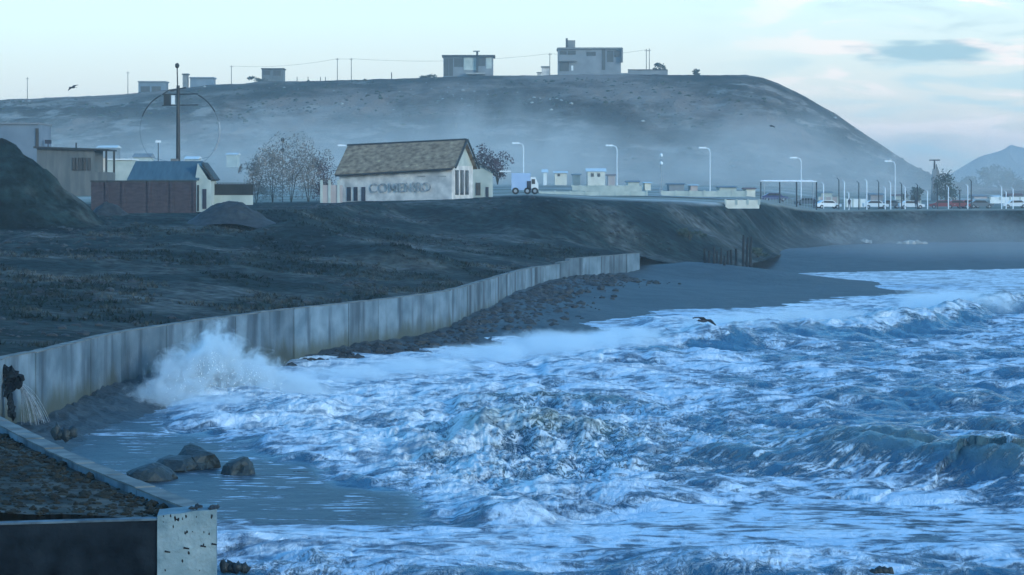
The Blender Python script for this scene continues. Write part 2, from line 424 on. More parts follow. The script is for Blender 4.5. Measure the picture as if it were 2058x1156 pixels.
def sea_height(X, Y):
    h1, dx1, dy1 = SP1; h2, dx2, dy2 = SP2
    T = lut(TURB, X, Y); Fm = lut(FOAM, X, Y)
    dn = 1.0*fbm(X*0.35, Y*0.12, 3)
    d, _ = seg_dist(X + 0.6*fbm(X*.5, Y*.25+5, 3), Y + 3.0*fbm(X*.3+9, Y*.15, 3), FRONT)
    inside = sstep(d, -0.6, 5.0)          # broken water
    near_front = np.exp(-np.maximum(d, 0)/9.0)*inside
    Z = np.zeros_like(X)
    calm = sstep(T, 0.05, 0.35)
    a1 = 0.25 + 0.75*calm
    Z += tile(h1, 71.0, X, Y)*a1*calm
    Z += tile(h2, 13.0, X, Y)*(0.12+0.88*calm)
    # breaking crests
    lump = fbm(X*.6+3, Y*.25+8, 3)
    cr = np.zeros_like(X); face = np.zeros_like(X); cf = np.zeros_like(X)
    for c in CRESTS:
        xs = [q[0] for q in c['p']]; ys = [q[1] for q in c['p']]
        wx = X + 0.0; 
        xf_ = np.linspace(min(xs), max(xs), 80); yf_ = np.interp(xf_, xs, ys); kk = np.ones(9)/9
        yf_ = np.convolve(np.pad(yf_, 4, mode='edge'), kk, 'valid')
        lineY = np.interp(X, xf_, yf_); t = np.clip((X-xs[0])/(xs[-1]-xs[0]), 0, 1)
        d2 = Y - lineY + (c['f']+c['b'])*c.get('w', 1)*(0.35*fbm(X*.30+7, Y*.05, 4) + .10*fbm(X*1.3, Y*.3, 3))
        hh = np.interp(X, np.linspace(xs[0], xs[-1], len(c['h'])), c['h'])
        # ends fade
        e = np.minimum(sstep(t, 0, 0.06), sstep(1-t, 0, 0.03))
        # d2 > 0 is the far side (lines run left to right)
        prof = np.where(d2 < 0, np.exp(-(d2/c['f'])**2), np.exp(-np.abs(d2/c['b'])**1.5))
        hh = hh*(1+0.35*lump)
        cr = np.maximum(cr, prof*hh*e)
        if c.get('fm'): cf = cf + e*c['fm']*(np.exp(-((d2-1.0)/3.0)**2) - .5*np.exp(-((d2+5.5)/3.0)**2))
        face = np.maximum(face, e*hh*np.exp(-((d2-0.15*c['b'])/(0.45*c['b']))**2))
    Z += cr
    Z += inside*(0.16+0.35*near_front*(1+0.9*lump))*sstep(T, 0.1, 0.5)
    # broken, boiling surface
    wxx = X + 0.35*fbm(X*1.1, Y*.5, 3); wyy = Y + 0.8*fbm(X*1.1+40, Y*.5, 3)
    rg = fbm(wxx*1.0, wyy*.42, 5, .55, ridge=True)
    lum = fbm(wxx*.55+31, wyy*.22, 5, .55)*1.6
    curl = fbm(X*2.3+1.2*rg+4, Y*1.1+1.0*lum, 4, .6, ridge=True)
    Z += T*T*(0.10*rg + .34*lum) + (.02+.07*T)*T*curl
    return Z, T, Fm, inside, face, rg, d, lum, cf

SP1 = spectrum_tile(512, 71.0, 4.8, (-.35, -.94), 0.19, 3)
SP2 = spectrum_tile(512, 13.0, 2.2, (-.2, -.98), 0.052, 4)

def make_sea(M):
    nr, nc = 1250, 1080
    q = np.linspace(0, 1, nr)
    # rows get wider apart with distance
    Y0, Y1 = 58.0, 430.0
    p = 0.9
    Yr = (Y0**-p + (Y1**-p - Y0**-p)*q)**(-1/p)
    ti = np.linspace(-0.215, 0.205, nc)
    tl = np.linspace(0.21, 0.6, 40)
    t = np.concatenate([ti, tl])
    Y = np.repeat(Yr[:,None], len(t), 1)
    X = t[None,:]*Y
    Z, T, Fm, inside, face, rg, d, lum, cf = sea_height(X, Y)
    ch = sstep(T, .05, .35)
    DX = tile(SP1[1], 71.0, X, Y)*ch*1.1 + tile(SP2[1], 13.0, X, Y)*1.0*(0.15+.85*ch)
    DY = tile(SP1[2], 71.0, X, Y)*ch*1.1 + tile(SP2[2], 13.0, X, Y)*1.0*(0.15+.85*ch)
    steep = sstep(tile(SP1[0], 71.0, X, Y), .10, .35)
    # foam is torn by a warped noise and gathers on crests
    st = fbm(X*.30+5, Y*.10, 4)
    strk = fbm(X*.22+9, Y*1.3, 4, .6, ridge=True)
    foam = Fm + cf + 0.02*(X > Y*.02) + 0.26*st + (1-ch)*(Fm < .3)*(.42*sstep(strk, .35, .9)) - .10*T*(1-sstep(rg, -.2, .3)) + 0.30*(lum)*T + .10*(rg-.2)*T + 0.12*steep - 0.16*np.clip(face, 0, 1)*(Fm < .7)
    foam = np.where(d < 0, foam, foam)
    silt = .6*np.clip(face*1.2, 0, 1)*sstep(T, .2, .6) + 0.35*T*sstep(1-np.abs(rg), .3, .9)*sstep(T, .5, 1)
    pxx = 1029+F*X/Y; pyy = HZ+EYE*F/Y
    stw = sstep(pxx, 1150, 1450)*np.exp(-((pyy-930)/75.0)**2)
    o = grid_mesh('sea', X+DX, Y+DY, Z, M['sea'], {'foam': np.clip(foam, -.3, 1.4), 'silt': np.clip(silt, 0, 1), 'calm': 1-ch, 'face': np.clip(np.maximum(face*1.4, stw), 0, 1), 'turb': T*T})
    return o

# ------------------------------------------------------------------ land
CPX = [-900,0,200,420,600,720,900,1060,1200,1350,1500,1560,1600,1640,1700,1850,2058,2900]
CPY = [432,432,431,429,422,409,402,394,403,409,415,421,423,424,423,421,420,418]
CYY = [232,232,235,240,252,278,296,305,303,305,322,360,395,415,432,436,442,475]
FPY = [370,371,372,372,371,370,368,368,369,369,372,374,376,380,384,388,390,390]
PATH = [tuple(WP[i]) for i in range(0, len(WP), 9)] + [tuple(WP[-1])]
def land_z(X, Y, want_fr=False):
    X = np.asarray(X, float); Y = np.asarray(Y, float)
    px = 1029+F*X/np.maximum(Y, 235)
    yc = np.interp(px, CPX, CPY); Yc = np.interp(px, CPX, CYY); yf = np.interp(px, CPX, FPY)
    zc = EYE-(yc-HZ)*np.clip(Y, np.minimum(Yc, 262), Yc)/F; zf = EYE-(yf-HZ)*600/F
    s, t = seg_dist(X, Y, PATH); s = np.maximum(s, 0)
    zw = np.interp(Y, [0, 236, 262, 270, 285], [3.05, 3.05, 3.3, 3.1, 1.5])
    r = np.maximum(Yc-Y, 11*np.exp(-s/11))
    fr = s/(s+r+.01)
    wb = 9+7*np.exp(-((Y-290)/30)**2)
    fr = np.maximum(fr, sstep(s+1.2*fbm(X*.12, Y*.12, 3), 0, wb)*sstep(Y, 258, 290))
    prof = fr**np.interp(Y, [100, 250, 300], [.78, .9, 1.0])
    z = zw+(zc-zw)*prof
    q = np.clip((Y-Yc)/(600-Yc), 0, 1)
    z = z+(zf-zc)*q**1.3
    far = sstep(Y, 300, 420)
    amp = sstep(s, .5, 8)*(1-.9*sstep(fr, .80, 1.0))
    z = z + amp*0.45*fbm(X*.06, Y*.05, 4)*sstep(Y, 110, 160)*(1-.6*far)
    # gullies down the bank
    z = z + amp*0.30*fbm(X*.16+4, Y*.12, 4, .55, ridge=True)*sstep(Y, 125, 165)*(1-sstep(Y, 285, 330))
    z = z + 0.05*fbm(X*.9, Y*.7, 3)*sstep(s, .3, 2)
    # the dark spur that runs down to the right
    a = at(560, 452, 228); b = at(700, 480, 220); c = at(860, 548, 205)
    d, t = seg_dist(X, Y, [(a.x,a.y),(b.x,b.y),(c.x,c.y)])
    z = z + 1.5*np.exp(-(d/5.0)**2)*np.minimum(sstep(t, 0, .15), sstep(1-t, 0, .2))
    return (z, fr) if want_fr else z
def land1(x, y):
    return float(land_z(np.array([x]), np.array([y]))[0])
def make_land(M):
    v = np.concatenate([[0.0, 0.12], np.linspace(0.4, 60, 190), 60+ (np.linspace(0, 1, 90)[1:]**1.6)*330])
    n = len(WP); s = np.arange(n)/n
    kY = [53,103,150,267,380,425,470]; kA = [179,172,150,128,108,95,90]
    ang = np.radians(np.interp(WP[:,1], kY, kA))
    # smooth the directions
    k = np.ones(61)/61; ang = np.convolve(np.pad(ang, 30, mode='edge'), k, 'valid')
    D = np.stack([np.cos(ang), np.sin(ang)], 1)
    X = WP[:,0][:,None] - 0.2*(v[None,:] == 0) + D[:,0][:,None]*v[None,:]; Y = WP[:,1][:,None] + D[:,1][:,None]*v[None,:]
    Z, fr = land_z(X, Y, True)
    wall = (np.arange(n) <= WALL_END)[:,None]
    near = sstep(v, 0, 1.5)[None,:]
    top = np.interp(WP[:,1], [0, 236, 262], [3.02, 3.02, 3.28])[:,None]
    Z = np.where(wall, top*(1-near) + np.maximum(Z, top)*near, Z)
    dry = sstep(Y+14*fbm(X*.05, Y*.05, 3), 305, 345)*sstep(fr, .93, 1.0)
    return grid_mesh('ground', X, Y, Z, M['slope'], {'dry': dry})
def make_beach(M):
    Yr = 50*(460/50.0)**np.linspace(0, 1, 620); t = np.linspace(-1, 1, 420)
    Y = np.repeat(Yr[:,None], 420, 1); X = shore_x(Y)*0 + t[None,:]*(0.22*Y+14) + np.where(Y > 300, 0, 0)
    X = X + 0.0
    Z = beach_z(X, Y)
    s = np.abs(X - shore_x(Y))
    rough = np.exp(-s/4.5)*sstep(Y, 95, 105)*(1-sstep(Y, 255, 275)) + np.exp(-((X+1)/9)**2-((Y-190)/22)**2)
    Z = Z + np.clip(rough, 0, 1)*(0.28*fbm(X*1.3, Y*.9, 4, .6, ridge=True)) + .04*fbm(X*.4, Y*.2, 3)
    under = (X < shore_x(Y) - 0.4) & (Y < 262)
    Z = np.where(under, np.minimum(Z, 0.6), Z)
    return grid_mesh('beach', X, Y, Z, M['sand'])

PROFILE = [(-3000,230),(-800,215),(0,202),(250,190),(430,172),(520,166),(700,162),(880,156),(1000,153),(1120,152),(1300,151),(1500,152),(1535,158),(1600,185),(1680,230),(1760,285),(1830,330),(1870,350),(1940,371),(2058,382),(2600,390)]
def hill_z(X, Y):
    zc = EYE - (np.interp(1029+F*X/np.clip(Y, 300, 900), [p[0] for p in PROFILE], [p[1] for p in PROFILE]) - HZ)*900/F
    foot = 10.0
    t = np.clip((Y-585)/315.0, 0, 1)
    s = 0.25*t + 0.75*t*t*(3-2*t)
    # let the skirt of the headland round off
    z = foot + (zc-foot)*s
    z = np.where(Y > 900, zc - 0.012*(Y-900), z)
    g = np.sin(np.pi*np.clip(t, 0, 1))
    z = z + g*(1.6*fbm(X*.02, Y*.012, 4) + 1.5*fbm(X*.06, Y*.015, 5, .55, ridge=True))*np.clip((zc-foot)/25, 0, 1)
    z = z + .35*fbm(X*.15, Y*.05, 3)*sstep(zc, 14, 25)*sstep(t, .6, 1)
    return z
def make_hill(M):
    x = np.linspace(-420, 330, 620); y = np.concatenate([np.linspace(560, 905, 170), np.linspace(910, 1250, 30)])
    X, Y = np.meshgrid(x, y)
    Z = hill_z(X, Y)
    Z = np.where(Y < 600, Z - (600-Y)*0.12, Z)
    return grid_mesh('hill', X, Y, Z, M['hill'])

# ------------------------------------------------------------------ materials
M = {}
def sea_mat():
    m = bpy.data.materials.new('sea_water'); m.use_nodes = True; t = m.node_tree; L = t.links.new
    b = t.nodes['Principled BSDF']
    g = N(t, 'ShaderNodeNewGeometry')
    fo = N(t, 'ShaderNodeAttribute', attribute_name='foam'); si = N(t, 'ShaderNodeAttribute', attribute_name='silt'); ca = N(t, 'ShaderNodeAttribute', attribute_name='calm')
    def noise(scale, detail, stretch, dist=0.0, rot=0.0):
        mp = N(t, 'ShaderNodeMapping'); L(g.outputs['Position'], mp.inputs[0]); mp.inputs['Scale'].default_value = stretch
        mp.inputs['Rotation'].default_value = (0, 0, rot)
        n = N(t, 'ShaderNodeTexNoise'); L(mp.outputs[0], n.inputs['Vector'])
        n.inputs['Scale'].default_value = scale; n.inputs['Detail'].default_value = detail; n.inputs['Distortion'].default_value = dist
        n.inputs['Roughness'].default_value = .62
        return n
    n1 = noise(.55, 10, (.65, .60, .6), .8, .12)
    n2 = noise(1.7, 10, (.62, .95, .6), .5, .08)
    rt = N(t, 'ShaderNodeMapping'); L(g.outputs['Position'], rt.inputs[0]); rt.inputs['Rotation'].default_value = (0, 0, -.66)
    rm = N(t, 'ShaderNodeMapping'); L(rt.outputs[0], rm.inputs[0]); rm.inputs['Scale'].default_value = (.22, 2.6, .3)
    n4 = N(t, 'ShaderNodeTexNoise'); L(rm.outputs[0], n4.inputs['Vector']); n4.inputs['Scale'].default_value = 1.5; n4.inputs['Detail'].default_value = 8; n4.inputs['Distortion'].default_value = .25; n4.inputs['Roughness'].default_value = .62
    fa = N(t, 'ShaderNodeAttribute', attribute_name='face')
    n3 = noise(.16, 5, (.5, 1.0, .5), .5)
    def math_(op, a, b_, c=None):
        n = N(t, 'ShaderNodeMath', operation=op)
        for i, q in enumerate((a, b_, c)):
            if q is None: continue
            if isinstance(q, (int, float)): n.inputs[i].default_value = q
            else: L(q, n.inputs[i])
        return n.outputs[0]
    s = math_('MULTIPLY', n1.outputs['Fac'], .44)
    s = math_('MULTIPLY_ADD', n2.outputs['Fac'], .44, s)
    s = math_('MULTIPLY_ADD', math_('MULTIPLY', math_('SUBTRACT', n4.outputs['Fac'], .47), fa.outputs['Fac']), .95, s)
    s = math_('MULTIPLY_ADD', n3.outputs['Fac'], .12, s)
    s = math_('MULTIPLY_ADD', fo.outputs['Fac'], .55, s)
    # dark squiggles where the boiling foam parts
    tu = N(t, 'ShaderNodeAttribute', attribute_name='turb')
    n5 = noise(1.5, 5, (1.3, .62, .8), 2.2, -.3)
    sq = N(t, 'ShaderNodeMapRange', interpolation_type='SMOOTHSTEP'); L(math_('ABSOLUTE', math_('SUBTRACT', n5.outputs['Fac'], .5), None), sq.inputs[0]); sq.inputs[1].default_value = .0; sq.inputs[2].default_value = .055; sq.inputs[3].default_value = 1; sq.inputs[4].default_value = 0
    s = math_('MULTIPLY_ADD', math_('MULTIPLY', sq.outputs[0], math_('ADD', tu.outputs['Fac'], .12)), -.22, s)
    mr = N(t, 'ShaderNodeMapRange', interpolation_type='SMOOTHSTEP'); L(s, mr.inputs[0])
    mr.inputs[1].default_value = .69; mr.inputs[2].default_value = .84
    # water body: deep blue green, sandy where stirred up
    wc = N(t, 'ShaderNodeMix', data_type='RGBA'); L(si.outputs['Fac'], wc.inputs[0])
    wc.inputs[6].default_value = (.034, .125, .215, 1); wc.inputs[7].default_value = (.10, .135, .095, 1)
    wc2 = N(t, 'ShaderNodeMix', data_type='RGBA'); L(ca.outputs['Fac'], wc2.inputs[0]); L(wc.outputs[2], wc2.inputs[6]); wc2.inputs[7].default_value = (.020, .034, .046, 1)
    fc = N(t, 'ShaderNodeMix', data_type='RGBA'); L(si.outputs['Fac'], fc.inputs[0])
    fc.inputs[6].default_value = (.84, .86, .88, 1); fc.inputs[7].default_value = (.56, .60, .56, 1)
    # thin foam shows the water through it
    th = N(t, 'ShaderNodeMapRange', interpolation_type='SMOOTHSTEP'); L(math_('MULTIPLY_ADD', n1.outputs['Fac'], .45, math_('MULTIPLY', n2.outputs['Fac'], .55)), th.inputs[0]); th.inputs[1].default_value = .42; th.inputs[2].default_value = .55; th.inputs[3].default_value = .72; th.inputs[4].default_value = 0
    fc2 = N(t, 'ShaderNodeMix', data_type='RGBA'); L(th.outputs[0], fc2.inputs[0]); L(fc.outputs[2], fc2.inputs[6]); L(wc2.outputs[2], fc2.inputs[7]); fc = fc2
    dn = N(t, 'ShaderNodeMapRange', interpolation_type='SMOOTHSTEP'); L(fo.outputs['Fac'], dn.inputs[0]); dn.inputs[1].default_value = .55; dn.inputs[2].default_value = .95
    dn.inputs[3].default_value = 1; dn.inputs[4].default_value = 0
    fc3 = N(t, 'ShaderNodeMix', data_type='RGBA', blend_type='MULTIPLY'); L(dn.outputs[0], fc3.inputs[0]); L(fc.outputs[2], fc3.inputs[6]); fc3.inputs[7].default_value = (.70, .82, .92, 1); fc = fc3
    mx = N(t, 'ShaderNodeMix', data_type='RGBA'); L(mr.outputs[0], mx.inputs[0]); L(wc2.outputs[2], mx.inputs[6]); L(fc.outputs[2], mx.inputs[7])
    L(mx.outputs[2], b.inputs['Base Color'])
    ro = N(t, 'ShaderNodeMapRange'); L(mr.outputs[0], ro.inputs[0]); ro.inputs[3].default_value = .20; ro.inputs[4].default_value = .85
    rc = math_('MULTIPLY_ADD', ca.outputs['Fac'], .28, ro.outputs[0]); L(rc, b.inputs['Roughness'])
    b.inputs['IOR'].default_value = 1.333
    sp = N(t, 'ShaderNodeMapRange'); L(mr.outputs[0], sp.inputs[0]); sp.inputs[3].default_value = .5; sp.inputs[4].default_value = .15
    L(sp.outputs[0], b.inputs['Specular IOR Level'])
    # ripples + foam relief
    r1 = noise(2.2, 8, (1.0, .5, 1.0), .6, .15)
    hb = math_('MULTIPLY_ADD', mr.outputs[0], .55, r1.outputs['Fac'])
    bu = N(t, 'ShaderNodeBump'); L(hb, bu.inputs['Height']); bu.inputs['Strength'].default_value = 1.0
    bd = N(t, 'ShaderNodeMapRange'); L(ca.outputs['Fac'], bd.inputs[0]); bd.inputs[3].default_value = .20; bd.inputs[4].default_value = .07
    L(bd.outputs[0], bu.inputs['Distance'])
    L(bu.outputs[0], b.inputs['Normal'])
    return m

def concrete(name, lo, hi, stain):
    """cast concrete with streaks that run down it"""
    m = bpy.data.materials.new(name); m.use_nodes = True; t = m.node_tree; L = t.links.new
    b = t.nodes['Principled BSDF']; b.inputs['Roughness'].default_value = .8; b.inputs['Specular IOR Level'].default_value = .3
    g = N(t, 'ShaderNodeNewGeometry')
    def noise(scale, stretch, det=6):
        mp = N(t, 'ShaderNodeMapping'); L(g.outputs['Position'], mp.inputs[0]); mp.inputs['Scale'].default_value = stretch
        n = N(t, 'ShaderNodeTexNoise'); L(mp.outputs[0], n.inputs['Vector']); n.inputs['Scale'].default_value = scale; n.inputs['Detail'].default_value = det
        return n.outputs['Fac']
    a = N(t, 'ShaderNodeValToRGB'); L(noise(.5, (1, 1, 1.5)), a.inputs[0])
    a.color_ramp.elements[0].position = .35; a.color_ramp.elements[0].color = (*lo, 1)
    a.color_ramp.elements[1].position = .68; a.color_ramp.elements[1].color = (*hi, 1)
    st = N(t, 'ShaderNodeMapRange', interpolation_type='SMOOTHSTEP'); L(noise(1.3, (1, .5, .07)), st.inputs[0]); st.inputs[1].default_value = .47; st.inputs[2].default_value = .66
    st.inputs[4].default_value = .8
    c = N(t, 'ShaderNodeMix', data_type='RGBA'); L(st.outputs[0], c.inputs[0]); L(a.outputs[0], c.inputs[6]); c.inputs[7].default_value = (*stain, 1)
    # tide mark: wet and weedy low on the wall
    sp = N(t, 'ShaderNodeSeparateXYZ'); L(g.outputs['Position'], sp.inputs[0])
    ad = N(t, 'ShaderNodeMath', operation='MULTIPLY_ADD'); L(noise(.8, (1, 1, .4)), ad.inputs[0]); ad.inputs[1].default_value = -2.2; L(sp.outputs['Z'], ad.inputs[2])
    wet = N(t, 'ShaderNodeMapRange', interpolation_type='SMOOTHSTEP'); L(ad.outputs[0], wet.inputs[0]); wet.inputs[1].default_value = -.5; wet.inputs[2].default_value = .75
    wet.inputs[3].default_value = .9; wet.inputs[4].default_value = 0
    c2 = N(t, 'ShaderNodeMix', data_type='RGBA'); L(wet.outputs[0], c2.inputs[0]); L(c.outputs[2], c2.inputs[6]); c2.inputs[7].default_value = (.055, .065, .05, 1)
    oi = N(t, 'ShaderNodeObjectInfo'); vr = N(t, 'ShaderNodeMapRange'); L(oi.outputs['Random'], vr.inputs[0]); vr.inputs[3].default_value = .72; vr.inputs[4].default_value = 1.22
    hs = N(t, 'ShaderNodeHueSaturation'); L(c2.outputs[2], hs.inputs['Color']); L(vr.outputs[0], hs.inputs['Value'])
    L(hs.outputs[0], b.inputs['Base Color'])
    bu = N(t, 'ShaderNodeBump'); L(noise(6, (1, 1, 1), 8), bu.inputs['Height']); bu.inputs['Distance'].default_value = .02; L(bu.outputs[0], b.inputs['Normal'])
    return m

def slope_mat():
    m = bpy.data.materials.new('rough_grass'); m.use_nodes = True; t = m.node_tree; L = t.links.new
    b = t.nodes['Principled BSDF']; b.inputs['Roughness'].default_value = .95; b.inputs['Specular IOR Level'].default_value = .1
    g = N(t, 'ShaderNodeNewGeometry'); dr = N(t, 'ShaderNodeAttribute', attribute_name='dry')
    def noise(scale, det=8, st=(1,1,1)):
        mp = N(t, 'ShaderNodeMapping'); L(g.outputs['Position'], mp.inputs[0]); mp.inputs['Scale'].default_value = st
        n = N(t, 'ShaderNodeTexNoise'); L(mp.outputs[0], n.inputs['Vector']); n.inputs['Scale'].default_value = scale; n.inputs['Detail'].default_value = det; return n.outputs['Fac']
    def ramp(src, *els):
        r = N(t, 'ShaderNodeValToRGB'); L(src, r.inputs[0]); e = r.color_ramp.elements
        e[0].position, e[0].color = els[0][0], (*els[0][1], 1); e[1].position, e[1].color = els[-1][0], (*els[-1][1], 1)
        for q in els[1:-1]:
            x = e.new(q[0]); x.color = (*q[1], 1)
        return r.outputs[0]
    a = ramp(noise(.12, 9), (.38, (.007,.015,.016)), (.47, (.016,.031,.031)), (.56, (.046,.055,.052)), (.66, (.11,.112,.105)))
    f = ramp(noise(1.1, 10), (.36, (.35,.35,.35)), (.68, (1.5,1.5,1.45)))
    k = N(t, 'ShaderNodeMix', data_type='RGBA', blend_type='MULTIPLY'); k.inputs[0].default_value = 1; L(a, k.inputs[6]); L(f, k.inputs[7])
    d = ramp(noise(.05, 8, (.5,1,1)), (.38, (.16,.17,.13)), (.52, (.32,.30,.25)), (.64, (.52,.49,.44)))
    x = N(t, 'ShaderNodeMix', data_type='RGBA'); L(dr.outputs['Fac'], x.inputs[0]); L(k.outputs[2], x.inputs[6]); L(d, x.inputs[7])
    L(x.outputs[2], b.inputs['Base Color'])
    bu = N(t, 'ShaderNodeBump'); L(noise(2.0, 10), bu.inputs['Height']); bu.inputs['Distance'].default_value = .35; L(bu.outputs[0], b.inputs['Normal'])
    return m
def hill_mat():
    m = bpy.data.materials.new('hillside'); m.use_nodes = True; t = m.node_tree; L = t.links.new
    b = t.nodes['Principled BSDF']; b.inputs['Roughness'].default_value = .95; b.inputs['Specular IOR Level'].default_value = .1
    g = N(t, 'ShaderNodeNewGeometry')
    def noise(scale, det=8, st=(1,1,1), loc=(0,0,0)):
        mp = N(t, 'ShaderNodeMapping'); L(g.outputs['Position'], mp.inputs[0]); mp.inputs['Scale'].default_value = st; mp.inputs['Location'].default_value = loc
        n = N(t, 'ShaderNodeTexNoise'); L(mp.outputs[0], n.inputs['Vector']); n.inputs['Scale'].default_value = scale; n.inputs['Detail'].default_value = det; n.inputs['Roughness'].default_value = .65; return n.outputs['Fac']
    def ramp(src, *els):
        r = N(t, 'ShaderNodeValToRGB'); L(src, r.inputs[0]); e = r.color_ramp.elements
        e[0].position, e[0].color = els[0][0], (*els[0][1], 1); e[1].position, e[1].color = els[-1][0], (*els[-1][1], 1)
        for q in els[1:-1]:
            x = e.new(q[0]); x.color = (*q[1], 1)
        return r.outputs[0]
    a = ramp(noise(.022, 12, (1,.5,2)), (.40, (.022,.020,.014)), (.5, (.085,.062,.044)), (.60, (.30,.205,.16)))
    # pale outcrops and sheep tracks in level bands
    p = N(t, 'ShaderNodeMapRange', interpolation_type='SMOOTHSTEP'); L(noise(.07, 10, (1, .35, 3.2)), p.inputs[0]); p.inputs[1].default_value = .48; p.inputs[2].default_value = .62
    q = N(t, 'ShaderNodeMapRange', interpolation_type='SMOOTHSTEP'); L(noise(.009, 3, (1,1,1.8), (3,1,0)), q.inputs[0]); q.inputs[1].default_value = .44; q.inputs[2].default_value = .60
    mm = N(t, 'ShaderNodeMath', operation='MULTIPLY'); L(p.outputs[0], mm.inputs[0]); L(q.outputs[0], mm.inputs[1])
    x = N(t, 'ShaderNodeMix', data_type='RGBA'); L(mm.outputs[0], x.inputs[0]); L(a, x.inputs[6]); x.inputs[7].default_value = (.42,.33,.27,1)
    L(x.outputs[2], b.inputs['Base Color'])
    bu = N(t, 'ShaderNodeBump'); L(noise(.12, 10, (1,.6,1)), bu.inputs['Height']); bu.inputs['Distance'].default_value = 6.0; L(bu.outputs[0], b.inputs['Normal'])
    return m

M['sea'] = sea_mat()
M['slope'] = slope_mat()
M['hill'] = hill_mat()
M['sand'] = mat('wet_shingle', (.022,.032,.038), (.050,.060,.064), .5, .6, .12, 2.5, spec=.25, detail=9)
M['wall'] = concrete('seawall_concrete', (.085,.13,.16), (.175,.235,.275), (.03,.045,.06))
M['cap'] = mat('pale_coping', (.09,.10,.10), (.22,.215,.195), 1.2, .8, .02, 8)
M['shadewall'] = mat('shade_black_concrete', (.002,.004,.007), (.014,.021,.028), 1.4, 1.0, .05, 4, spec=.05)  # shade of the near wall face and the gap, put into the colour
M['pillar'] = mat('pitted_pale_concrete', (.12,.185,.21), (.23,.30,.32), 1.6, .85, .04, 9, c3=(.29,.35,.36), detail=9)  # paler than the near wall: the light on this face is in the colour
M['spout'] = mat('falling_water', (.14,.19,.23), (.34,.38,.42), 8, .3, spec=.5)
M['pit'] = mat('rust_dark', (.005,.008,.012), (.010,.013,.018), 6, .9)
M['earth'] = mat('dark_gravel_earth', (.008,.008,.005), (.026,.024,.016), 2.2, .95, .08, 9, detail=9)
M['stone'] = mat('dark_stone', (.014,.018,.022), (.042,.046,.048), 2.0, .75, .05, 7, spec=.4)
M['boulder'] = mat('wet_boulder', (.010,.018,.022), (.028,.040,.042), 1.1, .6, .08, 5, spec=.45)
M['rock'] = mat('pale_rock', (.30,.29,.27), (.42,.40,.36), 1, .9)
M['brick'] = mat('brick_red', (.050,.040,.045), (.080,.058,.064), 1.5, .9, .03, 10, stretch=(1,1,3))
M['render_wall'] = mat('weathered_plaster', (.42,.40,.38), (.74,.68,.62), .8, .9, .02, 4, c3=(.84,.75,.66), detail=9)
M['pale_wall'] = mat('pale_painted_wall', (.36,.40,.36), (.52,.54,.48), .6, .9)
M['grey_wall'] = mat('blue_grey_wall', (.14,.18,.22), (.20,.24,.28), .4, .9)
M['dark_wall'] = mat('grey_boards', (.10,.11,.11), (.16,.16,.15), .7, .9, stretch=(3,3,.5))  # dark grey boards with upright streaks
M['white'] = mat('white_paint', (.72,.72,.70), (.82,.82,.80), .8, .6)
M['cream'] = mat('cream_paint', (.62,.58,.48), (.74,.70,.60), .8, .7)
M['blue_roof'] = mat('blue_sheet_roof', (.045,.085,.11), (.07,.12,.145), .5, .55, .03, 1.5, stretch=(6,1,1))
M['tile_roof'] = mat('weathered_tiles', (.16,.105,.065), (.38,.26,.165), 1.6, .9, .06, 3, c3=(.48,.36,.20), detail=9, stretch=(1,1,1.6))
M['red_roof'] = mat('red_roof', (.20,.08,.06), (.28,.12,.09), .5, .8)
M['trim'] = mat('dark_trim', (.03,.035,.035), (.05,.05,.05), 1, .7)
M['glass'] = mat('window_glass', (.02,.03,.035), (.03,.04,.045), 1, .08, spec=.6)
M['door'] = mat('dark_door', (.03,.035,.05), (.05,.05,.07), 1, .7)
M['metal'] = mat('galvanised_steel', (.30,.31,.32), (.40,.41,.42), 2, .5, metallic=.3)
M['dmetal'] = mat('dark_iron', (.03,.032,.035), (.06,.055,.05), 2, .6)
M['lampw'] = mat('white_lamp_housing', (.75,.76,.78), (.85,.85,.86), 2, .4)
M['timber'] = mat('weathered_timber', (.008,.009,.010), (.02,.02,.02), 2, .9, stretch=(1,1,.2))
M['block'] = mat('grey_block', (.15,.145,.14), (.24,.23,.21), .35, .9)
M['block2'] = mat('grey_render', (.17,.18,.19), (.24,.25,.26), .3, .9)
M['leaf'] = mat('scrub_leaf', (.022,.035,.024), (.055,.070,.045), .8, .9, c3=(.10,.11,.07))
M['leaf2'] = mat('dry_twig', (.14,.13,.12), (.26,.23,.20), .8, .9)
M['leafp'] = mat('purple_scrub', (.045,.03,.035), (.11,.07,.08), .6, .9)
M['bark'] = mat('bark', (.04,.035,.03), (.08,.07,.055), 3, .9, .02)
M['tyre'] = mat('rubber', (.015,.015,.015), (.02,.02,.02), 3, .8)
M['carblue'] = mat('car_dark_blue', (.03,.035,.12), (.035,.04,.14), 1, .3, spec=.6)
M['carwhite'] = mat('car_white', (.70,.71,.72), (.76,.76,.76), 1, .35, spec=.6)
M['carred'] = mat('car_red', (.22,.035,.03), (.26,.04,.035), 1, .35, spec=.6)
M['cargrey'] = mat('car_grey', (.10,.11,.12), (.13,.14,.15), 1, .35, spec=.6)
M['kiosk'] = mat('pale_blue_panel', (.34,.46,.66), (.42,.54,.72), .5, .5)
M['feather'] = mat('gull_dark_wing', (.035,.035,.04), (.06,.06,.065), 9, .8)
M['featherw'] = mat('gull_white', (.65,.65,.65), (.75,.75,.75), 9, .8)
M['letter'] = mat('faded_letters', (.15,.18,.20), (.44,.43,.41), 2.5, .9)
M['lettery'] = mat('faded_roof_letters', (.30,.27,.13), (.22,.19,.11), 2.5, .9)
M['skin'] = mat('skin', (.35,.22,.16), (.38,.24,.18), 5, .6)
M['cloth'] = mat('dark_clothes', (.03,.03,.045), (.05,.05,.07), 5, .9)
M['mount'] = mat('mountain_rock', (.06,.07,.09), (.12,.13,.15), .004, .95)
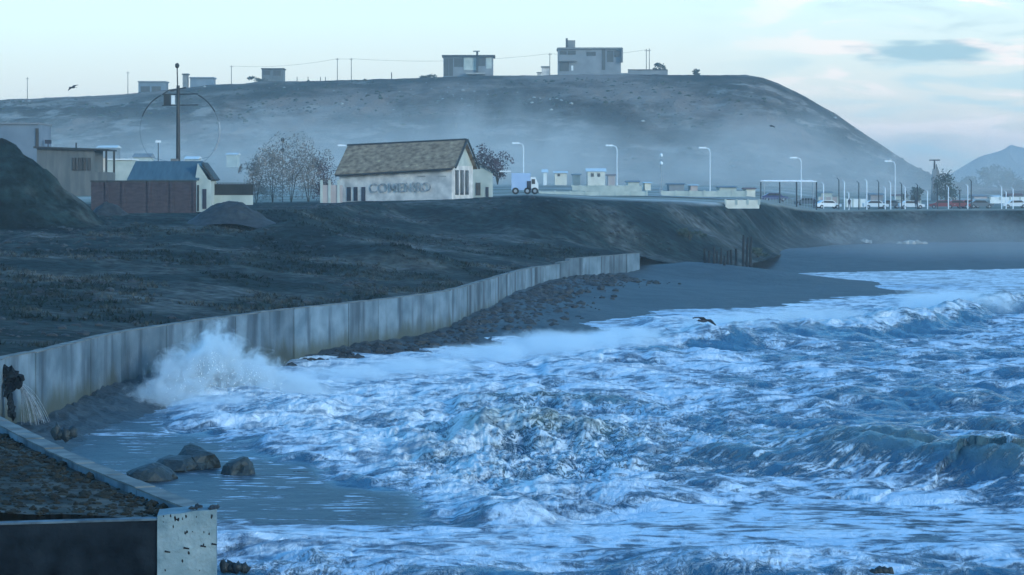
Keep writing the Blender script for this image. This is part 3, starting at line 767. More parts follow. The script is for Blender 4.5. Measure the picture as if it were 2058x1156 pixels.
M['road'] = mat('gravel_road', (.26,.25,.24), (.38,.36,.33), .3, .9)
M['wall_pink'] = mat('pinkish_wall', (.38,.30,.28), (.48,.40,.37), .4, .9)

# ------------------------------------------------------------------ the setting
make_sea(M)
make_land(M)
make_beach(M)
make_hill(M)
g = MB(); g.box((-3000, -300, -6), (3000, 3700, -3)); g = g.build('seabed', M['sand']); g['kind'] = 'structure'
# open water outside the modelled surf, a little lower
b_ = MB(); b_.v = [(250, -200, -.6), (3000, -200, -.6), (3000, 430, -.6), (250, 430, -.6)]; b_.f = [(0,1,2,3)]

def far_mountain():
    v = []; f = []
    prof = [(1700,392),(1850,372),(1905,352),(1950,338),(1990,312),(2030,290),(2062,300),(2110,330),(2180,345),(2300,340),(2450,372),(2700,392)]
    xs = np.linspace(1700, 2700, 160)
    Yc = 3000
    for k, px in enumerate(xs):
        py = np.interp(px, [p[0] for p in prof], [p[1] for p in prof]) + 2.5*mnoise.noise(Vector((px*.03, 0, 0)))
        c = at(px, py, Yc)
        h = c.z
        for j, q in enumerate(np.linspace(0, 1, 14)):
            s = q**1.2
            v.append((c.x + 30*mnoise.noise(Vector((px*.02, q*3, 5))), Yc - (1-q)*500, -3+(h+3)*s + (1-q)*q*25*mnoise.noise(Vector((px*.05, q*4, 0)))))
        v.append((c.x, Yc+600, -3))
    n = 15
    for k in range(len(xs)-1):
        for j in range(n-1):
            f.append((k*n+j, (k+1)*n+j, (k+1)*n+j+1, k*n+j+1))
    o = mk('mountain', v, f, M['mount'], None, True); o['kind'] = 'structure'
far_mountain()

def plain():
    v = []; n = 60
    xs = np.linspace(-1500, 1500, n); ys = np.linspace(575, 3650, n)
    X, Y = np.meshgrid(xs, ys)
    Z = 7.6 + .6*fbm(X*.01, Y*.01, 3) - sstep(Y, 580, 900)*.8
    o = grid_mesh('plain', X, Y, Z, M['road'])
plain()

# ------------------------------------------------------------------ the sea wall
def sea_wall():
    root = thing('sea_wall', (-6.3, 54, 0), 'long curving grey concrete sea wall with dark vertical joints below the grassy bank', 'wall')
    tops = lambda y: 3.2 if y < 236 else (3.36 if y < 243 else 3.55)
    i = 4; r = random.Random(3); k = 0
    while i < WALL_END:
        step = r.choice([9, 10, 12, 14, 17])
        j = min(i+step, WALL_END)
        if 98 < WP[i,1] < 100: pass
        a = WP[i]; b = WP[j]; d = (b-a); l = np.linalg.norm(d); d = d/l; nrm = np.array([-d[1], d[0]])
        gap = 0.05
        off = r.uniform(-.035, .035)
        a2 = a + d*gap/2; b2 = b - d*gap/2
        y = (a[1]+b[1])/2; top = tops(y) + r.uniform(-.02, .02)
        bot = -1.6 if y < 200 else -.4
        mb = MB()
        T = .42
        sub = max(1, int(l/1.2))
        def ring(p, top):
            q = p - nrm*(off); qq = p + nrm*T
            return [(q[0], q[1], bot), (q[0], q[1], top), (qq[0], qq[1], top), (qq[0], qq[1], bot)]
        if 103.5 < y < 107.5 and k < 2000:
            pass
        rings = []
        for s in range(sub+1):
            p = a2 + (b2-a2)*s/sub
            rings.append(ring(p, top + (0.012*r.uniform(-1, 1))))
        n0 = len(mb.v)
        for q in rings: mb.v += q
        for s in range(sub):
            for e in range(4):
                mb.f.append((n0+s*4+e, n0+s*4+(e+1)%4, n0+(s+1)*4+(e+1)%4, n0+(s+1)*4+e))
        mb.f.append((n0,n0+1,n0+2,n0+3)); e0 = n0+sub*4; mb.f.append((e0+3,e0+2,e0+1,e0))
        mb.build('wall_panel', M['wall'], root)
        # pale worn coping, a little wider than the wall
        cb = MB()
        for s in range(sub):
            p = a2 + (b2-a2)*s/sub; q = a2 + (b2-a2)*(s+1)/sub
            i0 = nrm*(T+.02); i1 = -nrm*(off+.03)
            t0 = rings[s][1][2]+.004; 
            cb.hexa([(p+i1).tolist()+[t0], (q+i1).tolist()+[t0], (q+i0).tolist()+[t0], (p+i0).tolist()+[t0],
                     (p+i1).tolist()+[t0+.035], (q+i1).tolist()+[t0+.035], (q+i0).tolist()+[t0+.035], (p+i0).tolist()+[t0+.035]])
        cb.build('coping', M['cap'], root)
        # dark joint filler set back in the gap
        jb = MB(); p0 = b - d*.02; p1 = b + d*.02
        jb.hexa([(*(p0+nrm*.03), bot), (*(p1+nrm*.03), bot), (*(p1+nrm*(T-.03)), bot), (*(p0+nrm*(T-.03)), bot),
                 (*(p0+nrm*.03), top-.03), (*(p1+nrm*.03), top-.03), (*(p1+nrm*(T-.03)), top-.03), (*(p0+nrm*(T-.03)), top-.03)])
        jb.build('joint', M['trim'], root)
        i = j; k += 1
    return root
sea_wall()

def near_end():
    # return wall and pale pillar at the near end
    root = thing('retaining_wall', (-9, 53, 0), 'concrete retaining wall coloured black as shade below the dark gravel at the near left corner', 'wall')
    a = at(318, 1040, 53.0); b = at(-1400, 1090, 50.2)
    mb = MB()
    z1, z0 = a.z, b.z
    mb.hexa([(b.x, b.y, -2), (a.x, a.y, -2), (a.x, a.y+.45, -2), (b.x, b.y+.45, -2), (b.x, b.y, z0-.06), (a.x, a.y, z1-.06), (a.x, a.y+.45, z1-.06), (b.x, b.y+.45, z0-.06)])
    mb.build('wall_face', M['shadewall'], root)
    mb = MB()
    mb.hexa([(b.x, b.y-.03, z0-.057), (a.x, a.y-.03, z1-.057), (a.x, a.y+.3, z1-.057), (b.x, b.y+.3, z0-.057), (b.x, b.y-.03, z0-.02), (a.x, a.y-.03, z1-.02), (a.x, a.y+.3, z1-.02), (b.x, b.y+.3, z0-.02)])
    mb.build('coping', M['wall'], root)
    p = thing('concrete_pillar', (-6.5, 53, 0), 'pale pitted concrete pillar ending the sea wall, with dark rusty marks', 'pillar')
    c0 = at(316, 1036, 52.94); c1 = at(434, 1024, 53.35)
    mb = MB()
    # slightly ragged top and right edge
    n = 10; top = []
    dx = (c1.x-c0.x)/n; dy = (c1.y-c0.y)/n; r = random.Random(4)
    for k in range(n+1):
        top.append((c0.x+dx*k, c0.y+dy*k, c0.z+(c1.z-c0.z)*k/n + r.uniform(-.012, .012)))
    for k in range(n):
        q0, q1 = top[k], top[k+1]
        mb.hexa([(q0[0], q0[1], -2), (q1[0], q1[1], -2), (q1[0]-.1, q1[1]+1.1, -2), (q0[0]-.1, q0[1]+1.1, -2),
                 q0, q1, (q1[0]-.1, q1[1]+1.1, q1[2]), (q0[0]-.1, q0[1]+1.1, q0[2])])
    o = mb.build('shaft', M['pillar'], p)
    bm = bmesh.new(); bm.from_mesh(o.data); bmesh.ops.remove_doubles(bm, verts=bm.verts, dist=1e-4); 
    fs = {}
    for f_ in bm.faces: fs.setdefault(tuple(sorted(v.index for v in f_.verts)), []).append(f_)
    bmesh.ops.delete(bm, geom=[x for q in fs.values() if len(q) > 1 for x in q], context='FACES')
    bm.to_mesh(o.data); bm.free()
    # pits and the row of rusty bar stubs
    def face(px, py, out=.004):
        k = (px-316)/118.0
        return Vector((c0.x+(c1.x-c0.x)*k, c0.y+(c1.y-c0.y)*k - out, EYE-(py-HZ)*(c0.y+(c1.y-c0.y)*k)/F))
    for (px, py, wd) in [(336,1109,.13),(374,1102,.12),(408,1098,.12),(430,1094,.16)]:
        a = face(px-5, py-1); b2 = face(px+6, py+1)
        MB().bar(a, b2, .022, .014).build('rebar_stub', M['pit'], p)
    for k in range(22):
        px = r.uniform(322, 430); py = 1024 + abs(r.gauss(0, 1))*34 if r.random() < .75 else r.uniform(1080, 1156)
        if py < 1034: py = 1036+r.random()*8
        c = face(px, py, .0)
        s = r.uniform(.008, .028)
        MB().blob(c, (s, .012, s*r.uniform(1, 2.6)), k, .5, 1).build('pit', M['pit'], p)
    # broken dark crest on the pillar
    mb = MB()
    for k in range(26):
        px = r.uniform(380, 432); c = face(px, 1026, -.1 - r.random()*.5)
        mb.blob((c.x, c.y, c.z+.03), (.05*r.uniform(.5,1.4), .06, .035*r.uniform(.5,1.3)), k, .5, 1)
    tag(mb.build('rubble', M['stone']), 'dark broken rubble lying on top of the pale pillar', 'rubble', kind='stuff')
near_end()

# loose gravel on the near fill
def scatter(name, m, n, fn, size, label, cat, seed=1, flat=.6):
    r = random.Random(seed); V = []; Fc = []
    base = []
    bm = bmesh.new(); bmesh.ops.create_icosphere(bm, subdivisions=1, radius=1)
    bv = [v.co.copy() for v in bm.verts]; bf = [tuple(v.index for v in f.verts) for f in bm.faces]; bm.free()
    for k in range(n):
        q = fn(r)
        if q is None: continue
        s = size[0]*(size[1]/size[0])**(r.random()**2.2)
        a = r.random()*6.28; ca, sa = math.cos(a), math.sin(a); sx, sy, sz = s*r.uniform(.7,1.3), s*r.uniform(.7,1.3), s*flat*r.uniform(.7,1.3)
        i0 = len(V); h = r.random()*50
        for c in bv:
            kk = 1+.35*mnoise.noise(c*1.6+Vector((h,0,0)))
            x, y = c.x*sx*kk, c.y*sy*kk
            V.append((q[0]+x*ca-y*sa, q[1]+x*sa+y*ca, q[2]+c.z*sz*kk))
        Fc += [tuple(i0+i for i in f) for f in bf]
    o = mk(name, V, Fc, m, None, False)
    return tag(o, label, cat, kind='stuff')

def near_fill(r):
    y = r.uniform(53.4, 78); x = shore_x(y) - .5 - r.random()*10
    return (x, y, land1(x, y)+.01)
YS = np.random.RandomState(2)
def pts_land(n, f):
    P = [f() for _ in range(n)]
    X = np.array([p[0] for p in P]); Y = np.array([p[1] for p in P]); return X, Y, land_z(X, Y)
def near_clods():
    rs = np.random.RandomState(8); n = 5200
    y = rs.uniform(53.5, 79, n); x = np.interp(y, WP[:,1], WP[:,0]) - .55 - rs.rand(n)*9
    z = np.maximum(land_z(x, y), 3.0)
    it = iter(range(n))
    scatter('gravel', M['earth'], n, lambda r: (lambda k: (x[k], y[k], z[k]))(next(it)), (.03, .15), 'dark clods and stones covering the near earth fill', 'gravel', 3)
near_clods()
def wall_rubble():
    rs = np.random.RandomState(9); n = 2600
    i = rs.randint(200, WALL_END-30, n); 
    s = np.abs(rs.normal(0, 1, n))*2.2+.5
    d = WP[np.minimum(i+1, len(WP)-1)]-WP[i]; d = d/np.linalg.norm(d, axis=1)[:,None]
    x = WP[i,0]+d[:,1]*s; y = WP[i,1]-d[:,0]*s
    keep = (y > 97)
    x, y = x[keep], y[keep]; z = beach_z(x, y); ok = z > -.25; x, y, z = x[ok], y[ok], z[ok]
    it = iter(range(len(x)))
    scatter('shingle', M['stone'], len(x), lambda r: (lambda k: (x[k], y[k], z[k]+.08))(next(it)), (.08, .50), 'dark rubble and stones heaped along the foot of the sea wall', 'rubble', 4)
wall_rubble()
def bank_tufts():
    rs = np.random.RandomState(19); n = 9000
    y = rs.uniform(112, 262, n); x = np.interp(y, WP[:,1], WP[:,0]) - .8 - rs.rand(n)**1.2*34
    z = land_z(x, y); dens = fbm(x*.10+3, y*.07, 3)
    ok = (dens > .02) & (np.abs(x) < y*.2); x, y, z = x[ok], y[ok], z[ok]
    V = []; Fc = []; r = random.Random(5)
    for k in range(len(x)):
        for q in range(5):
            a = r.random()*6.28; l = r.uniform(.08, .26); wd = r.uniform(.04, .10)
            i0 = len(V); bx, by = x[k]+r.gauss(0, .15), y[k]+r.gauss(0, .15)
            V += [(bx-wd*math.cos(a), by-wd*math.sin(a), z[k]-.05), (bx+wd*math.cos(a), by+wd*math.sin(a), z[k]-.05), (bx+r.gauss(0,.12), by+r.gauss(0,.12), z[k]+l)]
            Fc.append((i0, i0+1, i0+2))
    tag(mk('grass', V, Fc, M['slope']), 'low rough tufts of grass and scrub on the bank above the sea wall', 'grass', kind='stuff')
bank_tufts()

def hill_scrub():
    rs = np.random.RandomState(31)
    for nm, mm, n, sz, lab, cat, zk in [('scrub', M['leaf'], 4200, (.25, .85), 'dark scrub dotted over the hillside', 'scrub', 1), ('outcrop', M['rock'], 900, (.2, .7), 'pale stones and outcrops on the hillside', 'rocks', 2)]:
        x = rs.uniform(-240, 190, n); y = rs.uniform(600, 872, n)
        den = fbm(x*.02+zk*9, y*.012, 4); z = hill_z(x, y)
        ok = (den > (-.1 if zk == 1 else .12)) & (z > 12.5) & (np.abs(x) < y*.205)
        x, y, z = x[ok], y[ok], z[ok]; it = iter(range(len(x)))
        scatter(nm, mm, len(x), lambda r: (lambda k: (x[k], y[k], z[k]))(next(it)), sz, lab, cat, 50+zk, .7)
hill_scrub()
def bank_clumps():
    rs = np.random.RandomState(33); n = 9000
    y = rs.uniform(112, 290, n); x = np.interp(y, WP[:,1], WP[:,0]) - 1.2 - rs.rand(n)*60
    ok = np.abs(x) < y*.2; x, y = x[ok], y[ok]; z = land_z(x, y); den = fbm(x*.07+3, y*.05, 4); ok = den > .05; x, y, z = x[ok], y[ok], z[ok]
    it = iter(range(len(x)))
    scatter('scrub', M['stone'], len(x), lambda r: (lambda k: (x[k], y[k], z[k]))(next(it)), (.06, .38), 'dark clods and scrub strewn over the bank above the sea wall', 'scrub', 61, .55)
bank_clumps()

# boulders on the wet sand
for (px, py, wd, hg, lab) in [(392,938,.98,.80,'largest rounded wet boulder, at the back of the group on the wet sand'),
                              (345,944,.80,.48,'low flat wet boulder in the middle of the group on the sand'),
                              (305,964,.88,.62,'sharp-topped boulder nearest the sea wall, left end of the group on the sand'),
                              (479,952,.66,.62,'squarish dark boulder standing apart at the right end of the group')]:
    x, y, z = on(px, py)
    h = MB()
    h.blob((x, y, .05), (wd, wd*1.1, hg), px, .30, 3)
    # chip it into facets
    rr = random.Random(px); pls = []
    for q in range(13):
        nv = Vector((rr.gauss(0,1), rr.gauss(0,1), abs(rr.gauss(0,.9)))).normalized(); pls.append((nv, rr.uniform(.70, .95)))
    vv = []
    for (vx, vy, vz) in h.v:
        u_ = Vector(((vx-x)/wd, (vy-y)/(wd*1.1), (vz-.05)/hg))
        for nv, dd in pls:
            e = u_.dot(nv)-dd
            if e > 0: u_ -= nv*e*.92
        vv.append((x+u_.x*wd, y+u_.y*wd*1.1, .05+u_.z*hg))
    h.v = vv
    o = h.build('boulder', M['boulder'], None, False); tag(o, lab, 'boulder', 'boulders on the wet sand')
for (px, py, wd, hg, lab) in [(470,1150,.33,.16,'low black rock in the foam beside the pale pillar'),
                              (1551,1138,.33,.16,'small black rock awash in the foreground surf near the middle'),
                              (1772,1158,.26,.14,'small black rock at the bottom edge of the picture in the surf'),
                              (90,884,.30,.2,'small dark rock lying against the crest of the near wall')]:
    x, y, z = on(px, py)
    if px == 90:
        x, y = -12.0, 70.6; zz = 3.3
    else: zz = .12
    h = MB()
    for q in range(4):
        h.blob((x+(q-1.5)*wd*.5, y+rnd.uniform(-.1,.1), zz+rnd.uniform(-.03,.05)), (wd*.45, wd*.5, hg*rnd.uniform(.6,1.1)), px+q, .4, 2)
    tag(h.build('rock', M['boulder'], None, True), lab, 'rock', 'small rocks')
for (px, py, lab) in [(1720,491,'left pale rock on the hazy far beach'), (1832,492,'right pale rock on the hazy far beach')]:
    a = at(px, py, 416); h = MB()
    for q in range(5): h.blob((a.x+(q-2)*.9, a.y+rnd.uniform(-.5,.5), a.z+.3+rnd.uniform(-.2,.2)), (.7,.7,.5*rnd.uniform(.6,1.2)), q+px, .4, 2)
    tag(h.build('rock', M['rock']), lab, 'rock', 'pale rocks on the far beach')

# wall damage at the far left: a hole, its shade put in as black lumps, with a slab leaning out of it
def damage():
    c = WP[int(np.argmin(np.abs(WP[:,1]-104.2)))]
    h = MB(); r = random.Random(2)
    for k in range(16):
        px = r.uniform(-2, 38); py = r.uniform(742, 775)
        q = at(px, py, 103.6); h.blob((q.x, q.y+.2, q.z), (.22, .35, .2), k, .5, 1)
    for k in range(12):
        t = k/11; q = at(14+t*8+r.uniform(-3,3), 775+t*60, 103.2); h.blob((q.x, q.y+.1, q.z), (.13, .3, .2), k+30, .5, 1)
    tag(h.build('dark_gap_masonry', M['shadewall']), 'black broken gap with torn masonry in the sea wall at the left edge', 'rubble')
    j = MB(); r = random.Random(6)
    for k in range(34):
        st = at(40+r.uniform(-4, 4), 772+r.uniform(-6, 10), 104.4+r.uniform(-.2, .2)); ex = r.uniform(40, 104)*.5+r.uniform(20, 52); en = at(ex, 846+r.uniform(-4, 10), 104.8+r.uniform(-.6, .6))
        pv = None; w0 = r.uniform(.005, .014)
        for q in range(9):
            u = q/8; p_ = Vector((st.x+(en.x-st.x)*u, st.y+(en.y-st.y)*u, st.z+(en.z-st.z)*(u*u*.85+u*.15)))
            if pv is not None: j.bar(pv, p_, w0, w0, 4)
            pv = p_
    tag(j.build('water_spout', M['spout']), 'water gushing in an arc from the black gap in the sea wall', 'water spout')
damage()



# ------------------------------------------------------------------ buildings by the bank
def pbox(mb, px0, px1, py0, py1, Y, depth):
    a = at(px0, py1, Y); b = at(px1, py0, Y)
    return mb.box((a.x, Y, a.z), (b.x, Y+depth, b.z))
def panel(name, m, parent, px0, px1, py0, py1, Y, out=.06):
    mb = MB(); a = at(px0, py1, Y); b = at(px1, py0, Y)
    mb.box((a.x, Y-out, a.z), (b.x, Y+.04, b.z))
    return mb.build(name, m, parent)
def window(parent, px0, px1, py0, py1, Y, frame='trim'):
    a = at(px0, py1, Y); b = at(px1, py0, Y); t = max(.05, (b.x-a.x)*.09)
    f = MB(); f.box((a.x-t, Y-.10, a.z-t), (b.x+t, Y+.03, a.z)).box((a.x-t, Y-.10, b.z), (b.x+t, Y+.03, b.z+t))
    f.box((a.x-t, Y-.10, a.z), (a.x, Y+.03, b.z)).box((b.x, Y-.10, a.z), (b.x+t, Y+.03, b.z))
    f.box(((a.x+b.x)/2-t*.3, Y-.09, a.z), ((a.x+b.x)/2+t*.3, Y+.03, b.z))
    w_ = f.build('window', M[frame], parent)
    p = MB(); p.box((a.x, Y-.05, a.z), (b.x, Y+.02, b.z))
    o = p.build('pane', M['glass'], parent); o.parent = w_
    return w_

def long_house():
    root = thing('long_house', (-6.9, 302, 9), 'long plastered house with steep mottled tiled roof and faded lettering on its front wall', 'house')
    zb = land1(-6.9, 300)-.6
    u = Vector((-13.1, 4.3, 0)); L = u.length; ud = u.normalized(); wd = Vector((.3, .95, 0)).normalized()
    c = Vector((-6.85, 300, 0)); D = 7.6
    ez0, ez1 = 12.75, 12.0        # eaves, right and left
    rz0, rz1 = 15.65, 15.05       # ridge
    def P(s, d, z): q = c + ud*(s*L) + wd*d; return (q.x, q.y, z)
    b = MB()
    b.hexa([P(1,0,zb),P(0,0,zb),P(0,D,zb),P(1,D,zb),P(1,0,ez1),P(0,0,ez0),P(0,D,ez0),P(1,D,ez1)])
    b.build('wall', M['render_wall'], root)
    for (s, e, r_) in ((0, ez0, rz0), (1, ez1, rz1)):
        g_ = MB(); k = .25/L if s == 0 else -.25/L
        g_.prism([P(s,0.02,e+.004), P(s,D-.02,e+.004), P(s,D/2,r_-.12)], ud*(.25 if s == 0 else -.25)); g_.build('gable', M['pale_wall'], root)
    ov = .5
    rf = MB()
    for side in (-1, 1):
        d0 = -ov if side < 0 else D+ov; drop = .35
        a = [P(-.03, d0, ez0-drop), P(-.03, D/2, rz0), P(1.03, D/2, rz1), P(1.03, d0, ez1-drop)]
        rf.hexa(a + [(x, y, z+.16) for x, y, z in a])
    roof = rf.build('roof', M['tile_roof'], root)
    rb = MB(); rb.bar(P(-.035, D/2, rz0+.14), P(1.035, D/2, rz1+.14), .14); o = rb.build('ridge_cap', M['trim'], root); o.parent = roof
    # dark barge boards and gutter
    bb = MB()
    for side in (-1, 1):
        d0 = -ov if side < 0 else D+ov
        bb.bar(P(-.045, d0, ez0-.25), P(-.045, D/2, rz0+.12), .13)
    bb.build('barge_board', M['trim'], root)
    gt = MB(); gt.bar(P(-.02, -ov-.06, ez0-.38), P(1.02, -ov-.06, ez1-.38), .11); gt.build('gutter', M['trim'], root)
    ch = MB(); q = P(.02, D/2, 0); ch.box((q[0]-.25, q[1]-.25, rz0-.2), (q[0]+.25, q[1]+.25, rz0+.75)); o = ch.build('chimney', M['block'], roof); o.location = (0,0,0); o.parent = root
    # tall gable windows on the right-hand end
    for k, d0 in enumerate((1.2, 3.0, 4.8)):
        m_ = MB(); o0 = -ud*.06
        m_.prism([Vector(P(0, d0, zb+1.1))+o0, Vector(P(0, d0+1.1, zb+1.1))+o0, Vector(P(0, d0+1.1, ez0-.5))+o0, Vector(P(0, d0, ez0-.5))+o0], ud*.09)
        f_ = m_.build('window', M['trim'], root)
        m_ = MB(); o0 = -ud*.10
        m_.prism([Vector(P(0, d0+.12, zb+1.25))+o0, Vector(P(0, d0+.98, zb+1.25))+o0, Vector(P(0, d0+.98, ez0-.62))+o0, Vector(P(0, d0+.12, ez0-.62))+o0], ud*.05)
        o = m_.build('pane', M['glass'], root); o.parent = f_
    # dark doorways at the left of the front
    for s in (.93, .87, .80):
        m_ = MB(); m_.prism([Vector(P(s, -.07, zb+.4)), Vector(P(s-.035, -.07, zb+.4)), Vector(P(s-.035, -.07, zb+2.0)), Vector(P(s, -.07, zb+2.0))], wd*.12)
        m_.build('door', M['door'], root)
    for s in (.30, .12):
        m_ = MB(); m_.prism([Vector(P(s, -.05, ez0-1.3)), Vector(P(s-.07, -.05, ez0-1.3)), Vector(P(s-.07, -.05, ez0-1.15)), Vector(P(s, -.05, ez0-1.15))], wd*.1)
        m_.build('sill', M['rock'], root)
    # lettering
    def text(body, size, pos, m, parent, rx, ry, name):
        cu = bpy.data.curves.new(name, 'FONT'); cu.body = body; cu.size = size; cu.extrude = .02; cu.align_x = 'LEFT'; cu.space_character = 1.08
        cu.offset = .012
        to = bpy.data.objects.new(name, cu); C.objects.link(to)
        bpy.context.view_layer.update()
        me = bpy.data.meshes.new_from_object(to.evaluated_get(bpy.context.evaluated_depsgraph_get()))
        bpy.data.objects.remove(to); me.materials.clear(); me.materials.append(m)
        o = bpy.data.objects.new(name, me); C.objects.link(o)
        from mathutils import Matrix
        X_ = rx.normalized(); Y_ = ry.normalized(); Z_ = X_.cross(Y_)
        mt = Matrix((X_, Y_, Z_)).transposed().to_4x4(); mt.translation = Vector(pos) - root.location
        o.parent = root; o.matrix_local = mt
        return o
    q = P(.73, -.06, zb+1.35)
    text('COMENSO', 1.5, q, M['letter'], root, -ud + Vector((0, 0, .045)), Vector((0, 0, 1)), 'lettering')
long_house()

def side_house():
    root = thing('annex_house', tuple(at(970, 400, 314)), 'small pale house with sloping roof attached behind the right end of the long tiled house', 'house')
    Y = 314; a = at(948, 402, Y); b = at(990, 352, Y); zb = a.z-.5; ze = at(0, 347, Y).z; zr = at(0, 330, Y).z
    m_ = MB(); m_.box((a.x, Y, zb), (b.x, Y+6, ze)); m_.build('wall', M['pale_wall'], root)
    m_ = MB(); m_.prism([(a.x, Y+.01, ze+.003), (b.x, Y+.01, ze+.003), (a.x+.6, Y+.01, zr), (a.x, Y+.01, zr)], (0, 5.9, 0)); m_.build('gable', M['pale_wall'], root)
    m_ = MB(); m_.prism([(a.x-.1, Y-.3, zr+.05), (a.x+.7, Y-.3, zr+.05), (b.x+.35, Y-.3, ze-.05), (b.x+.35, Y-.3, ze+.15), (a.x+.75, Y-.3, zr+.25), (a.x-.1, Y-.3, zr+.25)], (0, 6.6, 0)); m_.build('roof', M['trim'], root)
    window(root, 957, 965, 368, 392, Y); 
    panel('door', M['door'], root, 976, 982, 376, 402, Y)
side_house()

def garden_wall():
    root = thing('yard_wall', tuple(at(665, 403, 301)), 'low pale ruined yard wall with gate posts left of the long house', 'wall')
    Y = 301
    m_ = MB(); pbox(m_, 648, 688, 372, 408, Y, .4); m_.build('wall_face', M['wall_pink'], root)
    for px in (646, 662, 680):
        m_ = MB(); pbox(m_, px-2.5, px+2.5, 362, 408, Y-.1, .5); m_.build('post', M['pale_wall'], root)
garden_wall()

def blue_house():
    Y = 254
    root = thing('blue_roofed_house', tuple(at(345, 420, Y)), 'small house with blue sheet metal roof standing behind the red brick wall', 'house')
    zb = at(0, 425, Y).z-.3; ze = at(0, 362, Y).z; zr = at(0, 327, Y+2).z
    x0 = at(266, 0, Y).x; x1 = at(424, 0, Y).x
    D = 5.0
    m_ = MB(); m_.box((x0, Y, zb), (x1-1.5, Y+D, ze)); m_.build('wall', M['pale_wall'], root)
    # projecting gable on the right, turned a little to the sea
    m_ = MB(); m_.box((x1-1.5+.01, Y-.3, zb), (x1, Y+D-.2, ze+.004)); m_.prism([(x1-1.5+.01, Y-.29, ze+.008), (x1, Y-.29, ze-.3), (x1-1.25, Y-.29, zr-.1)], (0, D-.3, 0)); m_.build('gable_wing', M['pale_wall'], root)
    m_ = MB()
    f0 = at(255, 363, Y-.6); r0 = at(273, 326, Y+D/2); r1 = at(408, 326, Y+D/2); f1 = at(400, 363, Y-.6)
    q = [f0, f1, r1, r0]; m_.hexa([tuple(v) for v in q]+[(v.x, v.y, v.z+.1) for v in q])
    k0 = Vector((f0.x, Y+D+.6, f0.z)); k1 = Vector((f1.x, Y+D+.6, f1.z)); q = [r0, r1, k1, k0]; m_.hexa([tuple(v) for v in q]+[(v.x, v.y, v.z+.1) for v in q])
    m_.build('roof', M['blue_roof'], root)
    m_ = MB(); a = at(406, 326, Y-.4); b = at(431, 361, Y-.4); c_ = at(396, 364, Y-.4)
    m_.prism([tuple(a), tuple(b), (b.x-.22, b.y, b.z-.1), (a.x-.02, a.y, a.z-.28)], (0, D, 0)); m_.build('barge_board', M['trim'], root)
    m_ = MB(); pbox(m_, 396, 400, 372, 425, Y-.35, .1); m_.build('downpipe', M['trim'], root)
    panel('door', M['door'], root, 407, 415, 380, 420, Y-.3)
    m_ = MB(); pbox(m_, 343, 356, 319, 331, Y+2.6, 1.0); m_.build('chimney', M['block'], root)
blue_house()
def brick_wall():
    Y = 246
    root = thing('brick_wall', tuple(at(290, 425, Y)), 'long dull red brick garden wall in front of the blue-roofed house', 'wall')
    x0 = at(183, 0, Y).x; x1 = at(393, 0, Y).x; z1 = at(0, 366, Y).z; zb = at(0, 432, Y).z-.3
    m_ = MB(); m_.box((x0, Y, zb), (x1, Y+.3, z1)); m_.build('brickwork', M['brick'], root)
    m_ = MB(); m_.box((x0-.05, Y-.05, z1+.003), (x1+.05, Y+.35, z1+.15)); m_.build('coping', M['trim'], root)
    for px in (215, 248, 300, 345, 391):
        x = at(px, 0, Y).x; m_ = MB(); m_.box((x-.16, Y-.12, zb), (x+.16, Y-.003, z1)); m_.build('pier', M['brick'], root)
brick_wall()
def lattice():
    Y = 257
    root = thing('lattice_fence', tuple(at(466, 408, Y)), 'dark lattice fence standing on a pale low wall right of the blue-roofed house', 'fence')
    m_ = MB(); pbox(m_, 425, 508, 392, 412, Y, .25); m_.build('base_wall', M['pale_wall'], root)
    a = at(425, 391.5, Y); b = at(508, 368, Y); m_ = MB()
    for k in range(15):
        x = a.x+(b.x-a.x)*k/14; m_.box((x-.035, Y, a.z), (x+.035, Y+.06, b.z))
    for k in range(6):
        z = a.z+(b.z-a.z)*k/5; m_.box((a.x-.035, Y-.06, z-.03), (b.x+.035, Y-.003, z+.03))
    m_.box((a.x, Y+.07, a.z), (b.x, Y+.1, b.z-.1))
    m_.build('lattice', M['trim'], root)
lattice()
def porch_house():
    Y = 286
    root = thing('porch_house', tuple(at(150, 380, Y)), 'grey boarded house with flat roof and bright open corner porch above the left mound', 'house')
    z0 = at(0, 385, Y).z; z1 = at(0, 299, Y).z; x0 = at(74, 0, Y).x; x1 = at(190, 0, Y).x; x2 = at(215, 0, Y).x
    m_ = MB(); m_.box((x0, Y, z0-.5), (x1, Y+6, z1)); m_.build('wall', M['dark_wall'], root)
    m_ = MB(); m_.box((x1+.003, Y+.01, z0-.5), (x2, Y+6, at(0, 346, Y).z)); m_.build('porch_floor', M['dark_wall'], root)
    m_ = MB(); m_.hexa([(x0-.3, Y-.5, z1+.05), (x2+.1, Y-.5, at(0,303,Y).z), (x2+.1, Y+6.4, at(0,303,Y).z), (x0-.3, Y+6.4, z1+.05),
        (x0-.3, Y-.5, z1+.25), (x2+.1, Y-.5, at(0,299.5,Y).z), (x2+.1, Y+6.4, at(0,299.5,Y).z), (x0-.3, Y+6.4, z1+.25)]); m_.build('roof', M['trim'], root)
    for px in (213,):
        for dy in (.1, 5.7):
            x = at(px, 0, Y).x; m_ = MB(); m_.box((x-.1, Y+dy, at(0,346,Y).z+.003), (x+.1, Y+dy+.2, at(0,303,Y).z-.003)); m_.build('post', M['trim'], root)
    for px in (146, 153, 160, 168, 177):
        window(root, px, px+4.5, 318, 342, Y)
    m_ = MB(); m_.bar(at(153, 300, Y+2), at(153, 287, Y+2), .09); m_.build('flue', M['dmetal'], root)
    m_ = MB(); pbox(m_, 192, 212, 318, 343, Y+6.2, .1); m_.build('bright_opening', M['white'], root)  # white sheet: brightness of the open porch, put in as colour
    return root
porch_house()
